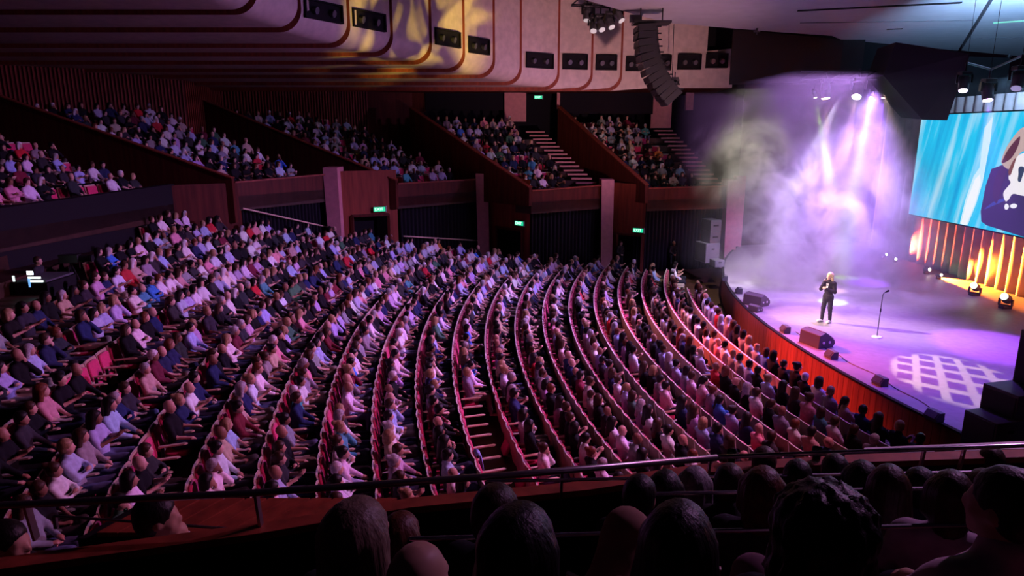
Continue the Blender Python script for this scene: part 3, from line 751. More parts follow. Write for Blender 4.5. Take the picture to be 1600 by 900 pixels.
for j, s in enumerate(plan[:N_SEAT]):
    if proto is None: o = proto = make_seat()
    else: o = copy_tree(proto)
    o.location = s['p']; o.rotation_euler = (0, 0, s['rot'])
    st = 'empty magenta theatre seat' if s['empty'] else 'occupied magenta theatre seat'
    if s['empty'] and j:
        for c in o.children:
            if c.name.startswith('seat_cushion'): c.rotation_euler = (0, -1.15, 0); c.location = (.02, 0, .06)
    tag(o, '%s, %s from the balcony end of the %s row from stage' % (st, ordinal(s['i']), ordinal(s['k'])), 'seat', 'theatre seats in the stalls')
# people
occ = [s for s in plan if not s['empty']]
def dress(o, name, me, col):
    c = link(name, me, o); c.color = (*col, 1); return c
last = None
for s in occ[:N_PERSON]:
    pi = random.randrange(len(POSES)); 
    while pi == last: pi = random.randrange(len(POSES))
    last = pi
    ms, hs = POSE_MESH[pi]; sh = pick(SHIRTS); hr = pick(HAIRS); st = random.choice(HAIR_STYLES)
    if st in ('long', 'bob', 'ponytail', 'bun') and hr[0] == 'white': hr = HAIRS[2]
    o = link('person', ms['body']); o.color = (*random.choice(SKINS), 1)
    o.location = s['p']; sc = random.uniform(.94, 1.05); o.scale = (sc,) * 3
    o.rotation_euler = (0, 0, s['rot'] + random.uniform(-.12, .12))
    dress(o, 'shirt', ms['shirt'], [c * random.uniform(.8, 1.1) for c in sh[1]]); dress(o, 'trousers', ms['trousers'], random.choice(TROUS))
    if st: dress(o, 'hair', hs[st], hr[1])
    hw = 'bald' if not st else hr[0] + '-haired'
    tag(o, '%s person in %s top, %s from balcony end of the %s row from stage' % (hw, sh[0].replace(' ', '-'), ordinal(s['i']), ordinal(s['k'])), 'person', 'seated stalls audience')
# ---- mass of the remaining crowd and seats, boxes included
inst = []; seats_rest = []
for s in plan[N_SEAT:]: seats_rest.append((s['p'], s['rot']))
for s in occ[N_PERSON:]: inst.append((s['p'], s['rot']))
for bi, rows in enumerate(box_rows):
    for ri, (a, b, z) in enumerate(rows):
        ln = (b - a).length; gang = 1.5 if bi in (0, 1) else .4; n = int((ln - gang - .3) / .56)
        for k in range(n):
            p = a.lerp(b, (.45 + k * .56) / ln); p.z = z; hx, hy, hd = proj((p.x, p.y, z + 1.2))
            if hx < -30: continue
            ang = math.atan2(20 - p.y, 11 - p.x) if bi != 4 else math.atan2(21 - p.y, 12 - p.x)
            seats_rest.append((p, ang))
            if random.random() < .88: inst.append((p, ang))
print('crowd', len(inst), 'seats', len(seats_rest))
VV, QQ, CC = [], [], []; off = 0
for p, ang in inst:
    V, Q, reg = COARSE[random.randrange(len(COARSE))]; a = ang + random.uniform(-.15, .15); sc = random.uniform(.93, 1.06); c, s_ = math.cos(a), math.sin(a)
    W = np.stack([V[:, 0] * c - V[:, 1] * s_, V[:, 0] * s_ + V[:, 1] * c, V[:, 2]], 1) * sc + np.array(p)
    sk = random.choice(SKINS); pal = np.array([sk, [x * random.uniform(.8, 1.1) for x in pick(SHIRTS)[1]], random.choice(TROUS), sk, pick(HAIRS)[1]])
    VV.append(W); QQ.append(Q + off); CC.append(np.concatenate([pal[reg], np.ones((len(V), 1))], 1)); off += len(V)
me = np_mesh('seated_crowd', np.concatenate(VV), np.concatenate(QQ), M['crowd'], np.concatenate(CC))
print('crowd quads', len(me.polygons))
tag(link('seated_crowd', me), 'packed seated audience filling the far stalls and side boxes', 'crowd', kind='stuff')
VV, QQ, MM = [], [], []; off = 0
for p, ang in seats_rest:
    c, s_ = math.cos(ang), math.sin(ang)
    VV.append(np.stack([SIMV[:, 0] * c - SIMV[:, 1] * s_, SIMV[:, 0] * s_ + SIMV[:, 1] * c, SIMV[:, 2]], 1) + np.array(p)); QQ.append(SIMF + off); MM.append(SIMM); off += len(SIMV)
me = np_mesh('distant_seats', np.concatenate(VV), np.concatenate(QQ), M['seatply'])
for k_ in ('magenta', 'armwood', 'seatedge'): me.materials.append(M[k_])
me.polygons.foreach_set('material_index', np.concatenate(MM).astype(np.int32)); me.polygons.foreach_set('use_smooth', np.zeros(len(me.polygons), bool))
tag(link('distant_seats', me), 'rows of magenta theatre seats under the distant crowd', 'seats', kind='stuff')

# ================================================================== FIXTURES AND STAGE
def on_x(px, py, X):
    d = ray(px, py); return d * (X / d.x) + Vector((0, 0, CAMZ))
# ---- exit signs
def text_mesh(txt, size, m):
    cu = bpy.data.curves.new('lettering', 'FONT'); cu.body = txt; cu.size = size; cu.align_x = 'CENTER'; cu.align_y = 'CENTER'; cu.extrude = .004
    to = bpy.data.objects.new('lettering', cu); COL.objects.link(to); bpy.context.view_layer.update()
    me = bpy.data.meshes.new_from_object(to.evaluated_get(bpy.context.evaluated_depsgraph_get())); bpy.data.objects.remove(to); bpy.data.curves.remove(cu)
    me.materials.clear(); me.materials.append(m); return me
EXM = text_mesh('EXIT', .21, emis('exit_letters', (.75, 1, .85), 1.6))
def exit_sign(px, py, Y, ang, label, s=1.0):
    p = aty(px, py, Y); o = empty('exit_sign', p, ang); o.scale = (s, s, s)
    b = MB(); b.box((0, .04, 0), (.62, .08, .26)); b.build('housing', M['casing'], o, bevel=.01)
    b = MB(); b.box((0, -.004, 0), (.58, .01, .22)); b.build('green_panel', emis('exit_green', (.02, .85, .42), .9), o)
    t = link('lettering', EXM, o, loc=(-.03, -.014, 0), rot=(math.pi / 2, 0, 0))
    b = MB(); b.box((.34, .02, 0), (.03, .06, .30)); b.build('end_cap', M['white'], o)
    tag(o, label, 'exit sign', 'green exit signs'); return o
def rec_ang(i): a, b = REC[i][0], REC[i][1]; return math.atan2(b.y - a.y, b.x - a.x)
def rec_y(i, px):
    a, b = REC[i][0], REC[i][1]; best = None
    for k in range(200):
        q = a.lerp(b, k / 199); e = abs(proj(q)[0] - px)
        if best is None or e < best[0]: best = (e, q.y)
    return best[1]
exit_sign(593, 327, rec_y(0, 593) - .12, rec_ang(0), 'green exit sign over the doorway beside the widest curtain')
exit_sign(811, 349, rec_y(1, 811) - .12, rec_ang(1), 'green exit sign over the middle stalls doorway')
exit_sign(997, 360, rec_y(2, 997) - .12, rec_ang(2), 'green exit sign over the doorway near the stage')
exit_sign(841, 152, 43.2, 0, 'small green exit sign high above the side boxes', .85)

# ---- lighting ports in the ribbed ceiling
PORTS = [(503, 18, 48, 24, 25.2), (574, 32, 46, 23, 27.2), (697, 60, 33, 21, 31.2), (746, 72, 28, 21, 33.0), (842, 95, 40, 20, 36.4), (898, 97, 36, 20, 37.6), (947, 98, 30, 20, 37.9), (990, 100, 22, 19, 38.1), (1036, 98, 22, 20, 38.2), (1077, 97, 33, 20, 38.2), (1120, 95, 30, 19, 38.3)]
GX = [aty(g[0], g[1] - 25, g[2]) for g in GR]
for i, (px, py, wp, hp, Y) in enumerate(PORTS):
    # plane of the rib panel behind this port
    j = max(0, min(len(GR) - 2, next((q for q in range(len(GR) - 1) if GR[q][0] <= px < GR[q + 1][0]), len(GR) - 2)))
    A, B = GX[j], GX[j + 1]
    ang = math.atan2(B.y - A.y, B.x - A.x); dr_ = Vector((math.cos(ang), math.sin(ang), 0)); nn = Vector((math.sin(ang), -math.cos(ang), 0))
    d = ray(px, py); o0 = Vector((0, 0, CAMZ)); t = (A - o0).dot(nn) / d.dot(nn); c = o0 + d * t
    if i == 10: c = aty(px, py, 38.4); ang = 0; dr_ = Vector((1, 0, 0)); nn = Vector((0, -1, 0))
    dep = t * 1.0 if i != 10 else 38.4
    hh = hp * c.y / FPX; ww = wp * c.y / FPX / max(.45, abs(dr_.x + 0) if True else 1)
    ww = min(ww, 1.75)
    o = empty('lighting_port', c, ang)
    q = MB()
    for sx in (-1, 1): q.box((sx * ww / 2, 0, 0), (.06, .34, hh + .06))
    for sz in (-1, 1): q.box((0, 0, sz * hh / 2), (ww, .34, .06))
    q.build('frame', M['black'], o); q = MB(); q.box((0, -.06, 0), (ww, .04, hh)); q.build('dark_back', M['black'], o)
    for s_ in (-.25, .22):
        q = MB(); q.lathe([(.06, -.1), (.12, -.08), (.14, .1), (.13, .12)], 12, (s_ * ww, -.10, -.02), (0.3, -1, -.25)); q.build('lantern', M['casing'], o, smooth=False)
    tag(o, ['dark lighting port highest up the ribbed ceiling', 'second dark lighting port down the ribbed ceiling', 'third dark lighting port, just under the yellow light patches', 'fourth dark lighting port, beside the yellow patches', 'wide dark lighting port above the high exit sign',
            'sixth lighting port along the ceiling, below the lamp cluster', 'lighting port with clutter, below the lamp cluster', 'narrow lighting port on the rear side of the speaker array', 'narrow lighting port on the stage side of the speaker array', 'lighting port second from the notched ceiling end', 'last lighting port at the notched ceiling end'][i], 'lighting port', 'dark lighting ports in the ceiling ribs')

# ---- moving-head lamps
def moving_head(loc, aim, s, lens, label, group=None, hang=True, cat='stage lamp', power=None, name='moving_head_lamp'):
    o = empty(name, loc); o.scale = (s, s, s); sg = -1 if hang else 1
    d = (Vector(aim) - Vector(loc)).normalized()
    q = MB(); q.box((0, 0, sg * -.30), (.34, .26, .12)); q.build('base', M['blackmetal'], o, bevel=.02)
    az = math.atan2(d.y, d.x); sv = Vector((-math.sin(az), math.cos(az), 0))
    q = MB()
    for e in (-1, 1):
        q.bar(Vector((0, 0, sg * -.23)) + sv * e * .20, sv * e * .20, .05, .12, (math.cos(az), math.sin(az), 0))
    q.bar(Vector((0, 0, sg * -.24)) - sv * .22, Vector((0, 0, sg * -.24)) + sv * .22, .1, .05); q.build('yoke', M['blackmetal'], o)
    q = MB(); q.lathe([(.07, -.26), (.13, -.24), (.165, -.05), (.15, .06), (.15, .20), (.135, .26)], 16, (0, 0, 0), d); q.build('body', M['casing'], o, smooth=False)
    q = MB(); q.lathe([(.12, .255), (.12, .275), (.08, .285)], 16, (0, 0, 0), d); q.build('lens', lens, o)
    if hang:
        q = MB(); q.tube([(0, 0, .33), (0, 0, .62)], .03); q.build('clamp', M['blackmetal'], o)
    tag(o, label, cat, group); return o
dimlens = mat('lens_glass', (.55, .55, .6), .1, emit=(1, .95, .9), estr=.35)
# cluster of five under the canopy edge
cl = [(918, 22, 912, 66), (928, 40, 926, 62), (938, 38, 945, 60), (952, 34, 962, 56), (966, 24, 980, 46)]
for i, (a, b, c, d) in enumerate(cl):
    p = aty(a, b, 31.0 - .2 * i); t = aty(c + (c - a) * 8, d + (d - b) * 8, 27)
    moving_head(p, t, 1.15, dimlens, '%s moving lamp of the black cluster under the canopy, counted from the ribs' % ordinal(i + 1), 'lamp cluster under the canopy')
q = MB(); a, b = aty(893, 8, 31.3) , aty(985, 12, 30.2)
for dz in (0, .35): 
    for dy in (-.17, .17): q.tube([a + Vector((0, dy, dz)), b + Vector((0, dy, dz))], .03, 6)
n_ = 6
for k in range(n_):
    p0 = a.lerp(b, k / n_); p1 = a.lerp(b, (k + 1) / n_)
    for dy in (-.17, .17): q.tube([p0 + Vector((0, dy, 0)), p1 + Vector((0, dy, .35))], .018, 5)
    q.tube([p0 + Vector((0, -.17, 0)), p0 + Vector((0, .17, 0))], .018, 5)
for e in (a, b): q.tube([e + Vector((0, 0, .3)), e + Vector((0, 0, 2.5))], .02, 5)
tag(q.build('lighting_truss', M['blackmetal']), 'short black truss holding the lamp cluster', 'truss')

# ---- line array of curved speaker cabinets
la = empty('line_array_speaker', aty(1012, 34, 29.5)); L0 = Vector(la.location)
path = [aty(x, y, 29.5) - L0 for x, y in [(1011, 40), (1011, 60), (1013, 80), (1017, 97), (1023, 112), (1031, 127), (1041, 141), (1052, 154)]]
def along(path, n):
    seg = [(path[i + 1] - path[i]).length for i in range(len(path) - 1)]; tot = sum(seg); out = []
    for k in range(n + 1):
        t = tot * k / n; i = 0
        while i < len(seg) - 1 and t > seg[i]: t -= seg[i]; i += 1
        out.append(path[i].lerp(path[i + 1], min(1, t / seg[i])))
    return out
NA = 12; cs_ = along(path, NA)
for k in range(NA):
    a, b = cs_[k], cs_[k + 1]; d = (b - a).normalized(); out = Vector((-d.z, 0, d.x)) * -1  # toward the stalls
    if out.x > 0: out = -out
    g = d * .006
    f0 = a + out * .44 + g; f1 = b + out * .47 - g; r0 = a - out * .34 + g; r1 = b - out * .32 - g
    q = MB(); q.prism([v - Vector((0, .62, 0)) for v in (f0, f1, r1, r0)], (0, 1.24, 0)); cb = q.build('cabinet', M['blackmetal'], la)
    q = MB(); q.prism([v - Vector((0, .50, 0)) - out * .012 for v in (r0 + d * .05, r1 - d * .05)] + [v - Vector((0, .50, 0)) for v in (r1 - d * .05, r0 + d * .05)], (0, 1.0, 0)); q.build('rear_panel', M['greygrille'] if k > 4 else M['grille'], cb)  # lower panels get the paler grille, painting in the light on them
    q = MB(); c = (r0 + r1) / 2 - out * .03; q.box((c.x, -.12, c.z), (.05, .16, .10)); q.box((c.x, -.63, c.z), (.2, .03, .06)); q.build('handle', M['black'], cb)
    q = MB(); q.prism([v - Vector((0, .56, 0)) for v in (f0 + d * .03, f1 - d * .03, f1 - d * .03 + out * .02, f0 + d * .03 + out * .02)], (0, 1.12, 0)); q.build('grille', M['grille'], cb)
q = MB(); q.box((.15, 0, -.05), (1.5, .9, .10)); q.box((-.5, 0, .12), (.5, .1, .3)); q.tube([(-.3, 0, 0), (-.3, 0, 1.6)], .03); q.tube([(.6, 0, 0), (.6, 0, 1.6)], .03); q.build('flying_frame', M['blackmetal'], la)
tag(la, 'curved black line array of speaker cabinets hanging by the canopy', 'speaker')
# thin hanging line with a small lamp beside the array
q = MB(); a = aty(1053, 38, 37.4); b = aty(1050, 128, 37.4); q.tube([a, b], .02, 5); lo_ = q.build('hanging_cable', M['cable']); tag(lo_, 'thin dark cable hanging beside the line array', 'cable')
p = aty(1054, 132, 29.2); moving_head(p, p + Vector((-1, -2, -2)), .8, M['casing'], 'small dark lamp hanging behind the foot of the line array')

# ---- overhead stage lamps with their beams
def lamp(px, py, Y, aim, s, col, estr, label, power, ang, lcol=None, blend=.5, gobo=None, gs=8):
    p = aty(px, py, Y); moving_head(p, aim, s, emis('lamp_' + str(abs(hash(col)) % 9999), col, estr), label, 'lamps over the stage')
    if power:
        d = (Vector(aim) - p).normalized(); spot('stage_beam', p + d * .4 * s, aim, power, lcol or col, ang, blend, .04, gobo, gs)
PERF = atz(1290, 503, STAGE_Z)
lamp(1290, 141, 28.0, (13.4, 27.6, 1.2), 1.2, (1.0, .72, .45), 60, 'bright warm lamp hanging over the stage', 9000, 11, (1.0, .55, .45))
lamp(1341, 140, 28.0, PERF + Vector((-.3, 1.0, 0)), 1.3, (1.0, .93, .85), 60, 'bright white lamp hanging over the performer', 6500, 17, (1.0, .50, .62))
lamp(1273, 147, 29.0, aty(1300, 300, 29.5), .55, (.75, 1.0, .35), 40, 'small green lamp beside the warm stage lamp', 22000, 8, (.50, 1.0, .10))
lamp(1362, 148, 29.0, aty(1328, 330, 27.0), .55, (.75, 1.0, .35), 40, 'small green lamp beside the white stage lamp', 22000, 8, (.55, 1.0, .14))
lamp(1381, 147, 29.5, (15.6, 29, 1.2), .6, (.75, .35, 1.0), 50, 'small violet lamp beside the sloped fin', 16000, 16, (.30, .05, 1.0))
lamp(1506, 130, 21.5, (12, 18, 1.2), .95, (.85, .6, 1.0), 20, 'moving lamp half hidden above the screen', 0, 30)
lamp(1543, 143, 22.5, (15.0, 20, 1.2), 1.1, (.80, .45, 1.0), 60, 'bright violet lamp above the screen', 9000, 30, (.36, .06, 1.0))
lamp(1592, 125, 20.5, (11, 17, 1.2), 1.1, (.3, .25, .5), 1, 'dark lamp above the screen at the picture edge', 0, 30)
q = MB(); zt = aty(1290, 128, 28).z + .1
for dz in (0, .3):
    q.tube([Vector((11.5, 28, zt + dz)), Vector((17.5, 28, zt + dz))], .03, 6)
for k in range(10): q.tube([Vector((11.5 + .6 * k, 28, zt)), Vector((12.1 + .6 * k, 28, zt + .3))], .018, 5)
tag(q.build('lighting_truss', M['blackmetal']), 'black truss above the stage with the bright lamps', 'truss')

q = MB(); bp_ = [aty(1506, 130, 21.5) + Vector((0, 0, .60)), aty(1543, 143, 22.5) + Vector((0, 0, .68)), aty(1592, 125, 20.5) + Vector((0, 0, .68))]
for i_ in range(2): q.tube([bp_[i_], bp_[i_ + 1]], .035, 6)
for e_ in bp_: q.tube([e_, Vector((e_.x, e_.y, 12.7))], .007, 5)
tag(q.build('lighting_bar', M['blackmetal']), 'black bar hanging above the screen with three lamps', 'lighting bar')
# ---- upstage screen
XS = 17.0; zT, zB = 8.30, 4.22; yL = 28.75; yR = 15.9
sn = empty('video_screen', (XS, (yL + yR) / 2, zB)); S0 = Vector(sn.location)
def screen_mat():
    m = bpy.data.materials.new('screen_picture'); m.use_nodes = True; nt = m.node_tree; n = nt.nodes; l = nt.links; n.clear()
    out = n.new('ShaderNodeOutputMaterial'); em = n.new('ShaderNodeEmission'); l.new(em.outputs[0], out.inputs[0])
    tc = n.new('ShaderNodeTexCoord'); sp = n.new('ShaderNodeSeparateXYZ'); l.new(tc.outputs['Object'], sp.inputs[0])
    # slanted streaks
    sk = n.new('ShaderNodeMath'); sk.operation = 'MULTIPLY_ADD'; sk.inputs[1].default_value = .22; l.new(sp.outputs[2], sk.inputs[0]); l.new(sp.outputs[1], sk.inputs[2])
    cb = n.new('ShaderNodeCombineXYZ'); l.new(sk.outputs[0], cb.inputs[0])
    m2 = n.new('ShaderNodeMath'); m2.operation = 'MULTIPLY'; m2.inputs[1].default_value = .10; l.new(sp.outputs[2], m2.inputs[0]); l.new(m2.outputs[0], cb.inputs[1])
    no = n.new('ShaderNodeTexNoise'); no.inputs['Scale'].default_value = 1.7; no.inputs['Detail'].default_value = 3; l.new(cb.outputs[0], no.inputs['Vector'])
    rp = n.new('ShaderNodeValToRGB'); cr = rp.color_ramp; cr.elements[0].position = .32; cr.elements[0].color = (.01, .36, .75, 1); cr.elements[1].position = .72; cr.elements[1].color = (.55, .84, 1.0, 1)
    e = cr.elements.new(.5); e.color = (.02, .58, .93, 1); l.new(no.outputs['Fac'], rp.inputs[0]); l.new(rp.outputs[0], em.inputs[0]); em.inputs[1].default_value = 1.0
    return m
q = MB(); q.box((.06, 0, (zT - zB) / 2), (.10, yL - yR + .1, zT - zB + .1)); q.build('casing', M['black'], sn)
q = MB(); q.box((.0, 0, (zT - zB) / 2), (.02, yL - yR, zT - zB)); q.build('picture', screen_mat(), sn)
def smooth_loop(pts, n=5):
    out = []; N = len(pts)
    for i in range(N):
        p0, p1, p2, p3 = [np.array(pts[(i + k) % N], float) for k in (-1, 0, 1, 2)]
        for j in range(n):
            t = j / n; out.append(tuple(.5 * (2 * p1 + (p2 - p0) * t + (2 * p0 - 5 * p1 + 4 * p2 - p3) * t * t + (3 * p1 - p0 - 3 * p2 + p3) * t ** 3)))
    return out
def pic(name, pts, col, st, dx, sm=True):
    P = []
    for x, y in (smooth_loop(pts) if sm else pts):
        p = on_x(x, y, XS) - S0; P.append(Vector((-.012 - dx, max(-(yL - yR) / 2 + .02, p.y), min(zT - zB - .01, max(.01, p.z)))))
    q = MB(); q.prism(P, (-.002, 0, 0)); q.build(name, emis('screen_%s_%.3f' % (name, dx), col, st), sn)
pic('light_beam', [(1512, 353), (1500, 350), (1509, 312), (1522, 275), (1531, 262), (1539, 200), (1552, 182), (1548, 220), (1536, 285), (1526, 318)], (.62, .90, 1), .95, 0, False); pic('light_beam', [(1510, 352), (1502, 350), (1511, 315), (1524, 280), (1532, 272), (1533, 286), (1524, 318)], (.92, .98, 1), .95, .002, False)
pic('pictured_jacket', [(1542, 352), (1534, 346), (1533, 330), (1541, 290), (1550, 264), (1566, 258), (1582, 252), (1640, 232), (1720, 250), (1790, 400), (1700, 398), (1600, 374)], (.035, .022, .13), .9, .004, False)
pic('jacket_fold', [(1539, 327), (1556, 314), (1574, 309), (1572, 313), (1556, 320)], (.04, .07, .40), .9, .008)
pic('jacket_shade', [(1552, 300), (1560, 268), (1574, 262), (1566, 292), (1558, 318)], (.05, .02, .11), .9, .009)
pic('pictured_shirt', [(1572, 314), (1569, 301), (1580, 286), (1577, 277), (1584, 254), (1598, 240), (1640, 232), (1660, 280), (1640, 312), (1600, 306), (1584, 303), (1577, 312)], (.90, .86, .90), .95, .012)
pic('pictured_hair', [(1568, 258), (1566, 250), (1574, 230), (1587, 211), (1600, 199), (1622, 194), (1640, 214), (1640, 262), (1622, 250), (1603, 236), (1590, 246), (1579, 264)], (.58, .42, .40), .9, .014)
pic('hair_shadow', [(1567, 254), (1574, 238), (1584, 224), (1595, 213), (1593, 226), (1584, 244), (1575, 252)], (.10, .02, .045), .9, .018)
pic('hair_shadow', [(1577, 268), (1584, 252), (1589, 247), (1586, 258), (1580, 274)], (.20, .06, .06), .9, .019)
pic('pictured_microphone', [(1593, 264), (1596, 260), (1601, 261), (1602, 266), (1599, 276), (1596, 284), (1592, 282), (1593, 272)], (.01, .04, .10), .9, .022)
pic('pictured_cuff', [(1571, 322), (1574, 318), (1578, 322), (1576, 327), (1572, 327)], (.95, .95, 1), .9, .022); pic('pictured_cuff', [(1580, 321), (1586, 318), (1591, 321), (1588, 325), (1582, 325)], (.95, .95, 1), .9, .023)
tag(sn, 'wide video screen glowing cyan with a pictured singer', 'screen')

# ---- upstage drape lit from the floor
rows_ = []; nf = 44; ny = nf * 6
for zi in range(5):
    z = STAGE_Z + (9.2 - STAGE_Z) * zi / 4; rows_.append([Vector((20.6 + .16 * math.sin(2 * math.pi * nf * k / ny + .8 * math.sin(k * .07)) * (1.0 - .1 * zi), 10 + 28 * k / ny, z)) for k in range(ny + 1)])
q = MB(); q.grid(rows_); o = q.build('drape', M['redcurtain'], None, smooth=True); so = o.modifiers.new('thickness', 'SOLIDIFY'); so.thickness = .02
tag(o, 'pleated upstage drape glowing orange below the screen', 'curtain')
def floor_head(px, py, aim, s, col, estr, label, power, ang, lcol):
    p = atz(px, py, STAGE_Z) + Vector((0, 0, .36 * s)); moving_head(p, aim, s, emis('flamp_' + label[-6:].replace(' ', ''), col, estr), label, 'lamps on the stage floor', hang=False)
    if power: d = (Vector(aim) - p).normalized(); spot('floor_beam', p + d * .4 * s, aim, power, lcol, ang, .5, .05)
floor_head(1522, 462, on_x(1490, 415, 16.5), 1.0, (.7, 1, .6), 12, 'black moving lamp on the stage floor throwing a pale green beam', 1500, 14, (.45, 1, .35))
floor_head(1570, 482, on_x(1530, 425, 16.3), 1.05, (.8, 1, .65), 12, 'black moving lamp under the screen throwing a wide green beam', 1500, 14, (.5, 1, .3))
floor_head(1447, 428, on_x(1570, 430, 20.4), .6, (1, .8, .6), 30, 'small lamp on the stage floor throwing the orange fan', 60000, 60, (1.0, .20, .015))
floor_head(1466, 436, on_x(1600, 420, 20.4), .5, (1, .95, .9), 30, 'small white floor lamp beside the orange one', 16000, 60, (1.0, .26, .02))
floor_head(1381, 404, on_x(1440, 380, 20.4), .5, (1, .95, 1), 20, 'small white floor lamp farthest along the drape', 12000, 60, (1.0, .12, .05))
floor_head(1398, 410, on_x(1450, 385, 18.4), .45, (1, .95, 1), 20, 'second small white floor lamp in the haze', 0, 30, (1, 1, 1))

# ---- performer
def standing():
    J = {}
    ft = {}
    H = np.array([0, 0, .93]); NB = np.array([0.0, 0, 1.43]); hc = np.array([.035, 0, 1.605])
    torso = [('e', H, (.11, .155, .11)), ('e', H + [0.01, 0, .18], (.10, .135, .17)), ('e', H + [0.0, 0, .36], (.115, .160, .17)), ('c', NB + [0, -.135, -.05], NB + [0, .135, -.05], .058, .058), ('c', NB + [0, 0, -.06], NB + [.01, 0, .04], .06, .05)]
    neck = [('c', NB, NB + [.02, 0, .12], .05, .047)]
    arms, hands, fore = [], [], []
    # right hand brings the microphone to the mouth, left arm is bent across the body
    sh = NB + np.array([0, -.175, -.05]); el = np.array([.10, -.235, 1.13]); wr = np.array([.165, -.075, 1.42])
    arms += [('c', sh, el, .052, .044)]; fore += [('c', el, wr, .043, .029)]; hands += hand(wr, (.35, .25, .8), (-.6, -.6, .3), True, 1, 1.1)
    sh = NB + np.array([0, .175, -.05]); el = np.array([.06, .25, 1.11]); wr = np.array([.24, .05, 1.20])
    arms += [('c', sh, el, .052, .044)]; fore += [('c', el, wr, .043, .029)]; hands += hand(wr, (.3, -.85, .3), (.8, .3, .3), True, -1, .8)
    legs, foot = [], []
    for s, fx in ((-1, .06), (1, -.05)):
        hip = np.array([0, s * .085, .90]); kn = np.array([fx * .7 + .02, s * .10, .50]); an = np.array([fx, s * .115, .09])
        legs += [('c', hip, kn, .088, .060), ('c', kn, an, .058, .042)]; foot += [('c', an + [-.03, 0, -.045], an + [.17, s * .03, -.05], .042, .036)]
    skirt = [('e', H + [0, 0, -.06], (.13, .165, .14))]
    head = head_prims(hc, 0)
    return dict(skin=torso[:4] + neck + head + arms + fore + hands + legs + foot, shirt=torso + arms + fore + skirt, trousers=[torso[0]] + legs, shoes=foot, hc=hc)
pf = standing(); ms = figure_meshes('performer', pf, .014, (-.4, -.4, -.01), (.45, .4, 1.85))
po = link('person', ms['body']); po.color = (.62, .38, .28, 1); po.location = PERF; po.rotation_euler = (0, 0, math.radians(212)); po.scale = (1.02,) * 3
dress(po, 'jacket', ms['shirt'], (.022, .016, .022)); dress(po, 'trousers', ms['trousers'], (.028, .022, .035)); dress(po, 'trainers', ms['shoes'], (.8, .78, .76))
dress(po, 'hair', hair_mesh('performer_hair', 'long', pf['hc'], 0, .012), (.62, .46, .24))
q = MB(); q.prism([Vector((.118, -.05, 1.37)), Vector((.118, .05, 1.37)), Vector((.135, .015, 1.16)), Vector((.135, -.015, 1.16))], (.006, 0, 0)); q.build('shirt_front', M['white'], po)
tag(po, 'performer standing on stage in dark suit and white shoes singing into a microphone', 'person')
q = MB(); q.lathe([(.012, -.20), (.016, 0), (.02, .02), (.026, .035), (.026, .06), (.012, .08)], 12, PERF + Matrix.Rotation(math.radians(212), 3, 'Z') @ Vector((.225, -.03, 1.52)), Matrix.Rotation(math.radians(212), 3, 'Z') @ Vector((-.6, .15, .75)))
tag(q.build('microphone', M['blackmetal']), 'black microphone held at the performer\'s mouth', 'microphone')
# microphone stand
mp = atz(1370, 527, STAGE_Z); o = empty('microphone_stand', mp)
q = MB(); q.lathe([(.155, 0), (.155, .015), (.14, .03), (.03, .045), (.02, .07)], 20); q.build('base', M['white'], o)
q = MB(); q.tube([(0, 0, .05), (.01, .0, .85), (.02, 0, 1.42)], [.014, .013, .011], 8); q.build('pole', M['blackmetal'], o)
q = MB(); q.lathe([(.022, -.05), (.022, .05), (.017, .06)], 10, (.012, 0, .9)); q.build('clutch', M['black'], o)
q = MB(); q.tube([(.02, 0, 1.40), (.05, 0, 1.47), (.10, -.01, 1.50)], .012, 8); q.lathe([(.015, 0), (.022, .06), (.034, .08), (.034, .12), (.015, .14)], 12, (.08, 0, 1.49), (.8, -.1, .5)); q.build('microphone_head', M['black'], o)
tag(o, 'straight microphone stand with a round white base on the stage', 'microphone stand')

# ---- wedge monitors, footlights and speakers on the stage
def wedge(px, py, rz, s, label, grp='stage monitors'):
    o = empty('stage_monitor', atz(px, py, STAGE_Z), rz); o.scale = (s,) * 3
    prof = [(-.26, 0), (.22, 0), (.30, .10), (.27, .20), (-.06, .42), (-.24, .36)]
    q = MB(); q.prism([Vector((x, -.36, z)) for x, z in prof], (0, .72, 0)); q.build('cabinet', M['casing'], o, bevel=.015)
    d = Vector((.27 + .06, 0, .20 - .42)); nn = Vector((.22, 0, .33)).normalized() * .012
    a, b = Vector((.25, 0, .215)), Vector((-.045, 0, .41))
    q = MB(); q.prism([a + Vector((0, -.33, 0)) + nn, a + Vector((0, .33, 0)) + nn, b + Vector((0, .33, 0)) + nn, b + Vector((0, -.33, 0)) + nn], nn); q.build('grille', M['greygrille'], o)
    for k in (-.1, .1): q = MB(); q.lathe([(.03, 0), (.04, .02), (.02, .025)], 10, (-.02 + k, -.365, .16), (0, -1, 0)); q.build('socket', M['white'], o)
    tag(o, label, 'speaker', grp); return o
wedge(1275, 538, math.radians(20), 1.15, 'large wedge monitor with a pale grille in front of the performer')
wedge(1181, 476, math.radians(35), 1.1, 'upper wedge monitor of the pair at the stage edge')
wedge(1180, 486, math.radians(30), .6, 'small wedge monitor below the larger one at the stage edge')
FB = [(1132, 438), (1154, 458), (1226, 519), (1298, 559), (1374, 601), (1458, 656)]
